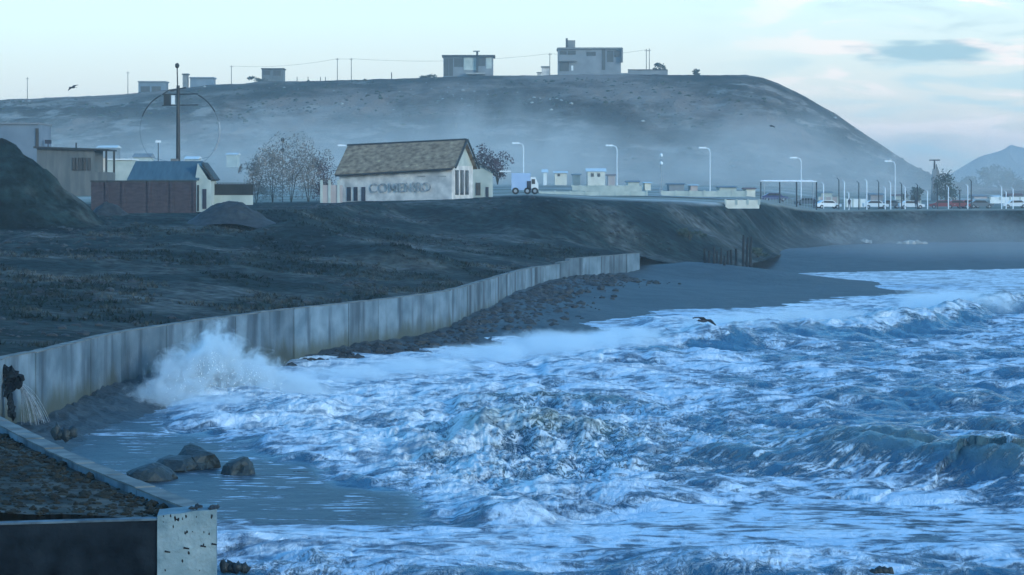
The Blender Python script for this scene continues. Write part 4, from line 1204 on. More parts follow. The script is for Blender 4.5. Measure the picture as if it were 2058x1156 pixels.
def flat_house():
    Y = 300
    root = thing('flat_roofed_building', tuple(at(20, 380, Y)), 'plain blue-grey flat-roofed block at the left edge with one tall dark window', 'building')
    z0 = at(0, 385, Y).z; m_ = MB(); a = at(-90, 0, Y).x; b = at(78, 0, Y).x; m_.box((a, Y, z0-.5), (b, Y+8, at(0, 250, Y).z)); m_.build('wall', M['grey_wall'], root)
    m_ = MB(); m_.box((a-.2, Y-.2, at(0, 250, Y).z+.003), (b+.1, Y+8.2, at(0, 247, Y).z)); m_.build('roof', M['block2'], root)
    window(root, 72.5, 77, 259, 294, Y)
    x = at(97, 0, Y).x; m_ = MB(); m_.box((b+.003, Y+.5, z0), (at(108, 0, Y).x, Y+6, at(0, 296, Y).z)); m_.build('side_wing', M['dark_wall'], root)
    m_ = MB(); c = at(96, 285, Y+2); m_.box((c.x-.35, c.y, c.z-.22), (c.x+.35, c.y+.5, c.z+.22)); m_.bar((c.x, c.y+.2, c.z-.7), (c.x, c.y+.2, c.z), .06); m_.build('roof_unit', M['door'], root)
flat_house()
def pale_block():
    Y = 320
    root = thing('pale_outbuilding', tuple(at(240, 380, Y)), 'pale windowless outbuilding between the porch house and the blue-roofed house', 'building')
    m_ = MB(); pbox(m_, 200, 264, 322, 385, Y, 5); m_.build('wall', M['pale_wall'], root)
    m_ = MB(); pbox(m_, 198, 266, 319, 321.8, Y-.2, 5.4); m_.build('roof', M['white'], root)
pale_block()

def heap(name, px, py, Y, wd, hg, m, label, cat, seed, asym=0):
    """a heap of earth with a sprawling foot"""
    c = at(px, py, Y); n = 60; v = []; f = []
    for i in range(n+1):
        for j in range(n+1):
            x = (i/n*2-1)*1.25; y = (j/n*2-1)*1.25; r = math.hypot(x, y)
            h = max(0, 1-r**1.7) if r < 1 else 0
            X = c.x + x*wd; Y_ = Y + y*wd*.9
            nz = mnoise.fractal(Vector((x*2.2+seed, y*2.2, 0)), 1.0, 2.0, 5)
            z = hg*h*(1+asym*x) + hg*.20*nz*min(1, h*3)
            v.append((X, Y_, c.z-.35 + z - (0 if r < 1 else (r-1)*hg)))
    for i in range(n):
        for j in range(n):
            k = i*(n+1)+j; f.append((k, k+n+1, k+n+2, k+1))
    cx = sum(q[0] for q in v)/len(v); cy = sum(q[1] for q in v)/len(v); cz = min(q[2] for q in v)
    o = mk(name, [(x-cx, y-cy, z-cz) for x, y, z in v], f, m, None, True); o.location = (cx, cy, cz)
    return tag(o, label, cat, 'heaps of earth on the bank')
heap('earth_mound', -40, 432, 228, 10.2, 6.6, M['slope'], 'large grassy mound of earth at the left edge in front of the grey buildings', 'mound', 3)
heap('earth_mound', 218, 432, 236, 2.2, 1.35, M['stone'], 'low dark heap of earth in front of the left half of the brick wall', 'mound', 9)
heap('earth_mound', 462, 432, 234, 3.3, 1.55, M['stone'], 'wide dark heap of earth in front of the lattice fence', 'mound', 14)

def antenna():
    Y = 266
    root = thing('radio_mast', (at(358, 0, Y).x, Y, land1(at(358,0,Y).x, Y)), 'tall dark mast with box, cross arms and huge thin hoop behind blue roof', 'mast')
    x = root.location.x; zt = at(0, 134, Y).z
    zm = at(0, 165, Y).z
    m_ = MB(); m_.bar((x, Y, root.location.z-.3), (x, Y, at(0, 172, Y).z), .26, .17, 8); m_.build('pole', M['dmetal'], root)
    m_ = MB(); m_.bar((x-.06, Y, at(0, 172, Y).z), (x-.1, Y, zt), .07, .06); m_.build('top_rod', M['dmetal'], root)
    m_ = MB(); m_.blob((x-.1, Y, zt+.1), (.22, .22, .28), 1, .1, 2); m_.build('finial', M['trim'], root)
    for py in (190, 212):
        m_ = MB(); m_.bar(at(326, py, Y-.1), at(398, py-1, Y-.1), .06); m_.build('cross_arm', M['dmetal'], root)
    m_ = MB(); m_.bar(at(342, 182, Y-.1), at(374, 176, Y-.1), .07); m_.bar(at(326, 190, Y-.1), at(342, 180, Y-.1), .05); m_.build('stay', M['dmetal'], root)
    a = at(330, 213, Y); b = at(343, 190, Y)
    m_ = MB(); m_.box((a.x, Y-.35, a.z), (b.x, Y-.05, b.z)); bx = m_.build('equipment_box', M['trim'], root)
    a = at(345, 210, Y); b = at(352, 192, Y)
    m_ = MB(); m_.box((a.x, Y-.3, a.z), (b.x, Y-.1, b.z)); m_.build('white_panel', M['white'], root)
    # hoop, whole ring, sections of it pale
    c = at(361, 262, Y+.4); rad = 80*Y/F
    for (a0, a1, mm) in [(118, 160, 'dmetal'), (28, 62, 'dmetal'), (-32, 12, 'metal')]:
        m_ = MB(); n = 12
        for k in range(n):
            t0 = R(a0+(a1-a0)*k/n); t1 = R(a0+(a1-a0)*(k+1)/n); w_ = .07 if mm == 'dmetal' else .11
            m_.bar((c.x+math.cos(t0)*rad, c.y, c.z+math.sin(t0)*rad), (c.x+math.cos(t1)*rad, c.y, c.z+math.sin(t1)*rad), w_, None, 6)
        m_.build('hoop', M[mm], root)
    m_ = MB()
    for k in range(60):
        t0 = R(k*6); t1 = R(k*6+6)
        m_.bar((c.x+math.cos(t0)*rad, c.y, c.z+math.sin(t0)*rad), (c.x+math.cos(t1)*rad, c.y, c.z+math.sin(t1)*rad), .014, None, 5)
    m_.build('hoop_wire', M['dmetal'], root)
    for dx in (-1, 1):
        m_ = MB(); m_.bar((x, Y, at(0, 330, Y).z), (c.x+dx*rad*.74, c.y, c.z-rad*.67), .03); m_.build('brace', M['metal'], root)
antenna()

def street_lamp(px, Y, top=296, left=True, ref=None, label='', h=None):
    x = at(px, 0, Y).x; z = land1(x, Y)
    if ref is None:
        root = thing('street_lamp', (x, Y, z), label, 'street lamp', 'street lamps along the coast road')
        H = h
        m_ = MB(); m_.bar((x, Y, z-.2), (x, Y, z+H-.7), .09, .07, 8); m_.build('pole', M['lampw'], root)
        m_ = MB(); m_.bar((x, Y, z+H-.75), (x-.2, Y, z+H-.2), .09, .08); m_.bar((x-.2, Y, z+H-.2), (x-.9, Y, z+H), .08, .07); m_.build('arm', M['lampw'], root)
        m_ = MB(); m_.box((x-2.0, Y-.22, z+H-.15), (x-.75, Y+.22, z+H+.14)); m_.build('lamp_head', M['lampw'], root)
    else:
        root = copy_tree(ref); root.location = (x, Y, z); root['label'] = label
    return root
H_ = at(0, 297, 470).z - land1(at(1430, 0, 470).x, 470)
lamp0 = street_lamp(1427, 470, h=H_, label='white street lamp standing left of the court frame, in front of the bare headland')
for px, Y, lab in [(1052, 460, 'white street lamp directly behind the pale blue kiosk'), (1240, 468, 'thin white street lamp just right of the sunlit white cottage'),
                   (1610, 476, 'white street lamp rising behind the steel court frame'), (1799, 500, 'slender street lamp crossing the foot of the headland, rightmost of the row'),
                   (702, 458, 'street lamp whose head shows above the left end of the tiled roof')]:
    street_lamp(px, Y, ref=lamp0, label=lab)
def twin_post():
    Y = 430; x = at(1329, 0, Y).x; z = land1(x, Y); zt = at(0, 312, Y).z
    root = thing('signal_post', (x, Y, z), 'pale lattice post with two small round heads among the street lamps', 'post')
    m_ = MB()
    for dx in (-.22, .22): m_.bar((x+dx, Y, z-.2), (x+dx*.5, Y, zt-.6), .05)
    for k in range(12):
        zz = z + (zt-.6-z)*k/12; m_.bar((x-.2, Y, zz), (x+.2, Y, zz+.4), .03)
    m_.build('lattice', M['metal'], root)
    for dz, r_ in ((0, .3), (-1.3, .3)):
        m_ = MB(); m_.blob((x, Y, zt+dz), (r_*.8, r_*.8, r_), 2, .05, 2); m_.build('signal_head', M['lampw'], root)
twin_post()
def thin_mast(name, px, py0, py1, Y, r_, m, label, cat, extra=None):
    a = at(px, py1, Y); b = at(px, py0, Y)
    root = thing(name, tuple(a), label, cat)
    m_ = MB(); m_.bar((a.x, Y, a.z-.5), tuple(b), r_, r_*.7); m_.build('pole', M[m], root)
    if extra == 'balls':
        for py in (py0+4, py0+25):
            q = at(px, py, Y); m_ = MB(); m_.blob(tuple(q), (.24, .24, .3), 1, .1, 2); m_.build('fitting', M['trim'], root)
    if extra == 'cap':
        q = at(px, py0, Y); m_ = MB(); m_.box((q.x-.3, Y-.15, q.z-.1), (q.x+.3, Y+.15, q.z+.15)); m_.build('lamp_head', M['lampw'], root)
    return root
thin_mast('pole', 568, 277, 400, 330, .05, 'dmetal', 'very thin dark pole with two small fittings rising from the scrub', 'pole', 'balls')
thin_mast('lamp_post', 318, 285, 372, 300, .07, 'dmetal', 'short lamp post showing above the blue roof, left of the tall mast', 'lamp post', 'cap')

def kiosk():
    Y = 322
    root = thing('parked_truck', tuple(at(1048, 392, Y)), 'white box truck with pale blue side parked right of the long house', 'truck')
    a = at(1028, 388, Y); b = at(1066, 348, Y)
    m_ = MB(); m_.box((a.x, Y, a.z+.35), (b.x, Y+4, b.z)); m_.build('box_body', M['kiosk'], root)
    a2 = at(1066.3, 388, Y); b2 = at(1082, 356, Y)
    m_ = MB(); m_.prism([(a2.x, Y+.2, a2.z+.3), (b2.x, Y+.2, a2.z+.3), (b2.x, Y+.2, a2.z+1.1), (b2.x-.35, Y+.2, b2.z), (a2.x, Y+.2, b2.z)], (0, 2.2, 0)); cab = m_.build('cab', M['white'], root)
    c = at(1059, 382, Y); d = at(1069, 364, Y)
    m_ = MB(); m_.box((c.x, Y-.05, c.z), (d.x-.1, Y+.02, d.z)); m_.build('hatch', M['door'], root)
    m_ = MB(); m_.box((a2.x+.15, Y+.14, a2.z+1.1), (b2.x-.4, Y+.22, b2.z-.25)); m_.build('side_window', M['glass'], root)
    for px in (1036, 1060, 1075):
        q = at(px, 389, Y); w_ = MB(); w_.bar((q.x, Y-.05, a.z+.25), (q.x, Y+.3, a.z+.25), .42, None, 16); wh = w_.build('wheel', M['tyre'], root)
        w_ = MB(); w_.bar((q.x, Y-.08, a.z+.25), (q.x, Y-.06, a.z+.25), .2, None, 12); o = w_.build('rim', M['metal'], root); o.parent = wh
    m_ = MB(); pbox(m_, 1004, 1027, 343, 346, Y+1, 4); cn = m_.build('awning', M['white'], root)
kiosk()

def small_house(px0, px1, pyt, pyr, pyb, Y, wm, rm, label, wins=()):
    root = thing('cottage', tuple(at((px0+px1)/2, pyb, Y)), label, 'house', 'small houses on the plain')
    a = at(px0, pyb, Y); b = at(px1, pyt, Y); D = 7
    m_ = MB(); m_.box((a.x, Y, a.z-1.5), (b.x, Y+D, b.z)); m_.build('wall', M[wm], root)
    zr = at(0, pyr, Y).z; m_ = MB(); m_.prism([(a.x-.3, Y-.4, b.z+.01), (a.x-.3, Y+D/2, zr), (a.x-.3, Y+D+.4, b.z+.01)], (b.x-a.x+.6, 0, 0)); m_.build('roof', M[rm], root)
    for (u, v_, t0, t1) in wins: window(root, u, v_, t0, t1, Y)
    return root
small_house(1181, 1216, 345, 338, 360, 520, 'cream', 'white', 'bright sunlit white cottage standing alone on the plain', [(1188,1193,349,355), (1201,1206,349,355)])
small_house(1092, 1099, 347, 340, 357, 515, 'white', 'white', 'tiny white gabled hut behind the parked truck')
small_house(1115, 1139, 348, 344, 357, 518, 'cream', 'white', 'low white shed between the hut and the sunlit cottage', [(1121,1125,350,354)])
small_house(455, 475, 311, 307, 322, 560, 'pale_wall', 'white', 'small white house low on the hillside right of the tall mast')
small_house(372, 396, 320, 314, 332, 540, 'pale_wall', 'white', 'pale house just behind the ridge of the blue roof')
small_house(268, 300, 316, 308, 330, 545, 'pale_wall', 'block2', 'pale green-grey house left of the short lamp post, under the hill')
small_house(196, 232, 297, 292, 312, 560, 'block2', 'white', 'long house with white roof behind the porch house')

for args in [(1152,1166,352,349,359,525,'pale_wall','block2','small grey-roofed shed just left of the sunlit cottage'),
    (1222,1236,353,350,360,530,'wall_pink','red_roof','pinkish shed with dull red roof right of the sunlit cottage'),
    (1262,1284,366,363,373,470,'pale_wall','block2','low pale shed between the second and third street lamps'),
    (1296,1308,368,366,374,472,'cream','white','tiny cream hut left of the lattice post'),
    (1345,1375,371,368,378,455,'block2','block2','low grey shed right of the lattice post'),
    (1388,1402,373,371,379,458,'wall_pink','white','pinkish hut left of the bluff lamp'),
    (1446,1480,377,374,386,440,'pale_wall','block2','long low pale shed right of the bluff lamp'),
    (1500,1518,380,377,388,440,'cream','red_roof','cream hut with red roof left of the court frame'),
    (1750,1775,392,388,404,520,'wall_pink','block2','pinkish house behind the lone white car'),
    (1800,1826,394,390,404,530,'pale_wall','red_roof','pale house with dull red roof at the foot of the headland'),
    (1905,1924,396,392,405,540,'white','block2','white house right of the monument column'),
    (1958,1984,395,391,404,545,'wall_pink','block2','pink house left of the three right-hand white posts'),
    (2000,2012,396,393,404,548,'cream','white','tiny cream house right of the pink one'),
    (2030,2056,393,389,403,550,'block2','red_roof','grey house with red roof at the right edge of the plain'),
    (1650,1672,388,385,396,520,'pale_wall','block2','pale shed beyond the pinkish court wall')]:
    small_house(*args)
def low_wall(px0, px1, py0, py1, Y, m, label, n=7):
    root = thing('boundary_wall', tuple(at((px0+px1)/2, py1, Y)), label, 'wall', 'low walls beside the coast road')
    a = at(px0, py1, Y); b = at(px1, py0, Y)
    m_ = MB(); m_.box((a.x, Y, min(a.z-.1, land1(a.x, Y)-.2)), (b.x, Y+.3, b.z)); m_.build('wall_face', M[m], root)
    for k in range(n+1):
        x = a.x+(b.x-a.x)*k/n; m_ = MB(); m_.box((x-.12, Y-.1, a.z-.1), (x+.12, Y-.003, b.z+.10)); m_.build('pier', M['pale_wall'], root)
low_wall(1085, 1300, 385, 392, 370, 'pale_wall', 'pale low roadside wall right of the parked truck')
low_wall(1150, 1290, 373, 375, 440, 'pale_wall', 'long thin pale wall across the plain below the white cottage', 9)
low_wall(1330, 1500, 384, 391, 400, 'pale_wall', 'whitish low wall behind the crest of the bluff', 6)
low_wall(1458, 1526, 402, 410, 345, 'cream', 'sunlit cream wall at the bluff crest left of the court frame', 3)
low_wall(1646, 1684, 396, 418, 470, 'wall_pink', 'pinkish wall seen just right of the court frame', 3)
low_wall(1700, 1742, 400, 418, 462, 'white', 'short white wall between two dark fence posts', 3)
low_wall(1746, 1850, 404, 409, 480, 'wall_pink', 'thin pinkish wall behind the parked cars', 5)
low_wall(1990, 2090, 396, 401, 500, 'white', 'white fence wall at the far right of the plain', 5)
# roads on the plain, thin sheets above it
def roadstrip(Yc, px0, px1, wdt, name):
    n = 40; v = []; f = []
    for k in range(n+1):
        px = px0+(px1-px0)*k/n; 
        for q in (-wdt/2, wdt/2):
            x = (px-1029)*Yc/F; y = Yc+q+3*math.sin(k*.2); v.append((x, y, land1(x, y)+.12))
    for k in range(n): f.append((2*k, 2*k+2, 2*k+3, 2*k+1))
    o = mk(name, v, f, M['road']); o['kind'] = 'structure'
roadstrip(385, 1050, 1500, 7, 'road'); roadstrip(485, 900, 2200, 8, 'road')

# ------------------------------------------------------------------ court frame and posts
def court():
    Y = 427
    root = thing('court_frame', tuple(at(1584, 420, Y)), 'tall open steel frame with white top rail over a fenced court on the bluff edge', 'frame')
    for px in (1529, 1567, 1601, 1641):
        a = at(px, 422, Y); b = at(px, 366, Y); m_ = MB(); m_.bar((a.x, Y, a.z-.6), tuple(b), .11); m_.build('post', M['dmetal'], root)
    for px in (1536, 1600, 1634):
        a = at(px, 418, Y+16); b = at(px, 364, Y+16); m_ = MB(); m_.bar((a.x, Y+16, a.z-.6), tuple(b), .09); m_.build('post', M['metal'], root)
    m_ = MB(); m_.bar(at(1529, 364, Y), at(1641, 365, Y), .12); m_.build('top_rail', M['lampw'], root)
    m_ = MB(); m_.bar(at(1534, 363, Y+16), at(1634, 363, Y+16), .09); m_.build('top_rail', M['lampw'], root)
    m_ = MB()
    for k in range(20):
        px = 1531+k*5.7; m_.bar(at(px, 421, Y+.2), at(px, 398, Y+.2), .035)
    m_.bar(at(1529, 398, Y+.2), at(1641, 398, Y+.2), .04); m_.build('mesh_fence', M['metal'], root)
court()
posts = [(1686,362,'d'),(1726,368,'d'),(1766,366,'d'),(1812,370,'d'),(1844,372,'d'),(1884,372,'d'),(1929,384,'d'),(1952,364,'d'),
         (1655,370,'l'),(1697,366,'l'),(1706,388,'l'),(1742,364,'l'),(1779,378,'l'),(1790,368,'l'),(1819,376,'l'),(1864,384,'l'),(1906,376,'l'),(1945,374,'l'),(2013,376,'l'),(2022,386,'l'),(2036,380,'l')]
Yp = 440
pref = {}
for i, (px, py, k) in enumerate(posts):
    a = at(px, 420, Yp); h = at(0, py, Yp).z - a.z
    if (k, 0) not in pref:
        x = a.x; root = thing('fence_post', (x, Yp, a.z), '', 'post', 'row of posts along the bluff top')
        m_ = MB(); m_.bar((x, Yp, a.z-.6), (x, Yp, a.z+h), .10, .08); m_.build('shaft', M['dmetal' if k == 'd' else 'lampw'], root)
        m_ = MB(); m_.bar((x, Yp, a.z+h), (x-.35, Yp, a.z+h+.35), .06, .05); m_.build('bent_top', M['dmetal' if k == 'd' else 'lampw'], root)
        pref[(k, 0)] = (root, h)
    else:
        rr, h0 = pref[(k, 0)]; root = copy_tree(rr); root.location = (a.x, Yp, a.z); root.scale = (1, 1, h/h0)
    near = ['just right of the court frame','right of the short white wall','','','','','',''][0]
    names_d = ['tall dark post nearest the right side of the court frame','dark post at the right end of the short white wall','dark post between two white posts over the pinkish wall','dark post left of the pale monument column','dark post just right of a white one, before the green tree','dark post beside the foot of the monument column','short dark post over the reddish cars','tallest dark post at the right, beyond the monument']
    names_l = ['white post between the court frame and the first dark post','white post just right of the tall dark one beside the court','short white stub post by the left end of the short white wall','tall white post rising from the right end of the short white wall','short white post left of a dark one over the parked white van','slim white post at the foot of the headland','white post between two dark posts left of the green tree','low white post immediately left of the monument column','white post right of the monument column','white post paired with the tallest dark post','leftmost of the three white posts near the right edge','shortest of the three white posts near the right edge','rightmost white post of the row']
    root['label'] = (names_d if k == 'd' else names_l)[[q for q, z in enumerate(posts) if z[2] == k].index(i)]

def car(px, Y, m, label, ref=None, rot=0.0, scale=1.0, base=420):
    x = at(px, 0, Y).x; z = max(land1(x, Y), at(0, base, Y).z)
    if ref: 
        root = copy_tree(ref); root.location = (x, Y, z); root['label'] = label; root.rotation_euler = (0, 0, rot)
        bd = [o for o in C.objects if o.parent == root and o.name.startswith('body')][0]; me = bd.data.copy(); me.materials.clear(); me.materials.append(M[m]); bd.data = me
        return root
    root = thing('parked_car', (x, Y, z), label, 'car', 'cars parked on the bluff top')
    pf = [(-2.1,.35),(2.1,.35),(2.15,.75),(1.2,.92),(.65,1.38),(-1.0,1.42),(-1.75,.98),(-2.15,.9)]
    m_ = MB(); m_.prism([(x+a, Y-.85, z+b) for a, b in pf], (0, 1.7, 0)); m_.build('body', M[m], root)
    m_ = MB(); m_.prism([(x+a, Y-.88, z+b) for a, b in [(-1.45,.98),(1.0,.95),(.6,1.3),(-.95,1.34)]], (0, 1.76, 0)); m_.build('side_glass', M['glass'], root)
    for a in (-1.35, 1.35):
        for dy in (-.88, .70):
            m_ = MB(); m_.bar((x+a, Y+dy, z+.33), (x+a, Y+dy+.2, z+.33), .33, None, 14); wh = m_.build('wheel', M['tyre'], root)
            m_ = MB(); m_.bar((x+a, Y+dy-.02, z+.33), (x+a, Y+dy+.22, z+.33), .18, None, 10); o = m_.build('rim', M['metal'], root); o.parent = wh
    for dy in (-.6, .6):
        m_ = MB(); m_.blob((x-2.12, Y+dy, z+.7), (.08, .22, .13), 1, .02, 1); m_.build('headlight', M['lampw'], root)
        m_ = MB(); m_.blob((x+2.12, Y+dy, z+.7), (.06, .18, .12), 1, .02, 1); m_.build('tail_light', M['carred'], root)
    return root
car0 = car(1557, 432, 'carblue', 'dark blue car behind the left bay of the court frame')
for px, Y, m, rot, lab in [(1622, 446, 'cargrey', 2.9, 'dark grey car behind the right bay of the court frame'), (1664, 441, 'carwhite', .2, 'white car in front of the pinkish wall'),
      (1760, 446, 'carwhite', 0, 'white car right of the short white wall'), (1786, 450, 'cargrey', 3.14, 'grey car left of a lone white post'),
      (1832, 444, 'carwhite', 0, 'white car left of the green tree'), (1893, 446, 'carred', 3.0, 'red car at the foot of the monument column'),
      (1925, 447, 'carred', 0, 'red car under the short dark post'), (1946, 452, 'carred', .3, 'red car behind the tallest dark post'),
      (1971, 449, 'cargrey', 0, 'dark grey car between the monument and the far right posts'), (2040, 452, 'carwhite', 3.1, 'white car at the right edge of the picture')]:
    car(px, Y, m, lab, ref=car0, rot=rot)

def monument():
    Y = 520; 
    root = thing('monument', tuple(at(1878, 405, Y)), 'tall pale monument column with flat cross bar on top near the headland end', 'monument')
    a = at(1878, 408, Y); b = at(1878, 340, Y); t = at(1878, 322, Y)
    m_ = MB(); m_.hexa([(a.x-.75, Y-.7, a.z-1.5), (a.x+.75, Y-.7, a.z-1.5), (a.x+.75, Y+.7, a.z-1.5), (a.x-.75, Y+.7, a.z-1.5), (b.x-.35, Y-.3, b.z), (b.x+.35, Y-.3, b.z), (b.x+.35, Y+.3, b.z), (b.x-.35, Y+.3, b.z)]); m_.build('column', M['block2'], root)
    m_ = MB(); m_.bar((b.x, Y, b.z), tuple(t), .2, .14); m_.build('mast', M['dmetal'], root)
    m_ = MB(); m_.box((t.x-1.0, Y-.15, t.z-.12), (t.x+1.1, Y+.15, t.z+.12)); m_.build('cross_bar', M['dmetal'], root)
    m_ = MB(); m_.prism([(b.x+.3, Y-.3, b.z-2), (b.x+1.1, Y-.3, b.z-1.2), (b.x+.35, Y-.3, b.z+1)], (0, .6, 0)); m_.build('wing', M['block'], root)
    q = at(1890, 385, Y); m_ = MB(); m_.blob((q.x, Y-1, q.z), (.5, .4, 1.3), 3, .3, 2); m_.build('statue', M['rock'], root)
monument()

# ------------------------------------------------------------------ vegetation
def leaves(c, rad, n, size, seed, m, name, parent, thick=None):
    r = random.Random(seed); V = []; Fc = []
    cl = [(Vector((r.gauss(0, .45), r.gauss(0, .45), r.uniform(-.75, .8))), r.uniform(.25, .5)) for _ in range(max(6, n//70))]
    for k in range(n):
        a, s = r.choice(cl)
        p = a + Vector((r.gauss(0, 1), r.gauss(0, 1), r.gauss(0, 1)))*s*.55
        if p.length > 1.25: p *= 1.25/p.length
        q = Vector((c[0]+p.x*rad[0], c[1]+p.y*rad[1], c[2]+p.z*rad[2]))
        u = Vector((r.gauss(0,1), r.gauss(0,1), r.gauss(0,1))).normalized(); v = u.orthogonal().normalized(); l = size*r.uniform(.5, 1.4)
        i = len(V); V += [tuple(q-u*l), tuple(q+v*l*.5), tuple(q+u*l), tuple(q-v*l*.5)]; Fc.append((i, i+1, i+2, i+3))
    mb = MB(); mb.v = V; mb.f = Fc
    return mb.build(name, m, parent)
def bush(px, py, Y, wd, hg, m, label, seed, n=700, cat='bush', name='shrub', size=.16, trunk=.08, group='bushes and trees'):
    x = at(px, 0, Y).x; z = at(0, py, Y).z if py else land1(x, Y)
    root = thing(name, (x, Y, z), label, cat, group)
    r = random.Random(seed)
    m_ = MB()
    for k in range(5):
        t = Vector((x+r.uniform(-.6,.6)*wd, Y+r.uniform(-.5,.5)*wd, z+hg*r.uniform(.55,.95)))
        mid = Vector((x+(t.x-x)*.4, Y+(t.y-Y)*.4, z+hg*.4)); m_.bar((x, Y, z-.4), mid, trunk, trunk*.6, 5); m_.bar(mid, t, trunk*.6, trunk*.2, 5)
    m_.build('trunk', M['bark'], root)
    leaves((x, Y, z+hg*.56), (wd, wd, hg*.5), n, size, seed, M[m], 'foliage' if cat == 'bush' else 'crown', root)
    return root
for i, (px, wd, hg, m, lab) in enumerate([(515, 1.9, 5.0, 'leaf2', 'pale bare bush just right of the lattice fence'), (548, 2.3, 6.2, 'leaf2', 'straggly grey bush second from the lattice fence'),
      (585, 2.9, 7.6, 'leaf2', 'tall misty grey bush in the middle of the scrub by the thin pole'), (620, 2.7, 6.8, 'leaf2', 'rounded grey bush left of the yard wall'),
      (652, 1.8, 5.2, 'leafp', 'reddish bare bush behind the ruined yard wall')]):
    bush(px, 405, 318+i*3, wd, hg, m, lab, 20+i, 1900, size=.13, trunk=.05)
bush(968, 350, 350, 2.3, 3.6, 'leafp', 'dark purple bush showing above the annex roof', 31, 900)
bush(1000, 365, 352, 1.9, 3.5, 'leafp', 'dark purple bush with upright twigs right of the annex house', 32, 700)
bush(1385, 0, 299, 1.6, 1.1, 'leaf', 'dark low bush on the brow of the bluff in the centre', 33, 600)
bush(1522, 0, 318, 1.4, 1.2, 'leaf', 'dark bush on the bluff face above the timber piles', 35, 400)
for px, py, wd, hg, lab, sd in [(1900, 405, 2.6, 6.0, 'dark tree right beside the pale monument column', 41), (1838, 412, 1.8, 3.2, 'small bright green tree left of the monument', 42)]:
    bush(px, py, 515, wd, hg, 'leaf', lab, sd, 900, 'tree', 'broadleaf_tree', .28, .16)
for px, py, wd, hg, lab, sd in [(1965, 398, 6, 7, 'hazy dark tree, left of the pair under the distant peak', 43), (1993, 398, 5.5, 10, 'tallest hazy dark tree under the distant peak', 44),
        (2018, 398, 5.0, 10, 'hazy dark tree right of the tallest one under the distant peak', 45), (2045, 400, 4.5, 6, 'low hazy tree by the right edge', 46), (1935, 402, 5, 4, 'low hazy tree between the monument and the tree group', 47)]:
    bush(px, py, 900, wd, hg, 'leaf', lab, sd, 900, 'tree', 'broadleaf_tree', .6, .3)

# ------------------------------------------------------------------ beach piles
pile_pts = [(1416,500,548,281),(1424,503,549,283),(1433,498,550,280),(1441,504,546,285),(1449,500,552,281),(1462,503,545,284),(1470,502,550,282),(1478,500,548,286),(1493,478,545,283),(1500,482,546,285),(1508,480,540,290),(1455,512,554,278)]
pile_lab = ['leftmost timber pile on the beach','second timber pile from the left on the beach','thick timber pile third from the left','slim timber pile in the left cluster','timber pile in the middle of the left cluster','timber pile at the left of the wide gap','timber pile right of the middle of the row','timber pile before the gap to the tall pair','tallest timber pile on the beach','tall timber pile close to the tallest one','rightmost timber pile, farthest back','short stub of a timber pile standing in front of the row']
p0 = None
for i, (px, y0, y1, Y) in enumerate(pile_pts):
    x = at(px, 0, Y).x; zb = at(0, y1, Y).z; h = at(0, y0, Y).z - zb
    if p0 is None:
        m_ = MB(); m_.bar((x, Y, zb-.8), (x+.03, Y, zb+h*.5), .16, .14, 8); m_.bar((x+.03, Y, zb+h*.5), (x-.02, Y, zb+h), .14, .11, 8)
        o = m_.build('timber_pile', M['timber']); p0 = (o, h); o['category'] = 'pile'; o['group'] = 'old timber piles on the beach'
        zoff = o.location.z - zb
    else:
        o = p0[0].copy(); C.objects.link(o); o.location = (x, Y, zb+zoff); o.scale = (1+.25*math.sin(i*2.1), 1, h/p0[1]); o.rotation_euler = (0.02*math.sin(i), .03*math.cos(i*1.7), i)
    o['label'] = pile_lab[i]

# ------------------------------------------------------------------ houses along the ridge
YR = 893
def ridge_house_glass():
    Y = YR
    root = thing('ridge_house', tuple(at(941, 156, Y)), 'modern two-storey flat-roofed house with large dark glass on the hilltop left of the biggest house', 'house')
    pb = at(0, 158, Y).z
    m_ = MB(); pbox(m_, 891, 991, 114, 162, Y, 11); m_.build('wall', M['block2'], root)
    m_ = MB(); pbox(m_, 888, 995, 110.5, 113.8, Y-1.2, 13); m_.build('roof', M['trim'], root)
    for (a, b, c, d) in [(893,901,118,152),(903,910,118,152),(913,920,118,134),(921,930,118,134),(962,974,117,132)]:
        window(root, a, b, c, d, Y)
    panel('pale_panel', M['pale_wall'], root, 932, 957, 116, 141, Y, .2)
    panel('pale_panel', M['pale_wall'], root, 977, 988, 116, 138, Y, .2)
    m_ = MB(); pbox(m_, 957, 961, 104, 148, Y-1.2, 1.1); m_.build('chimney', M['trim'], root)
    m_ = MB(); pbox(m_, 951, 964, 102, 104, Y-1.4, 1.5); m_.build('chimney_cap', M['block'], root)
    m_ = MB(); pbox(m_, 936, 975, 146, 149, Y-3, 3); m_.build('balcony', M['rock'], root)
ridge_house_glass()
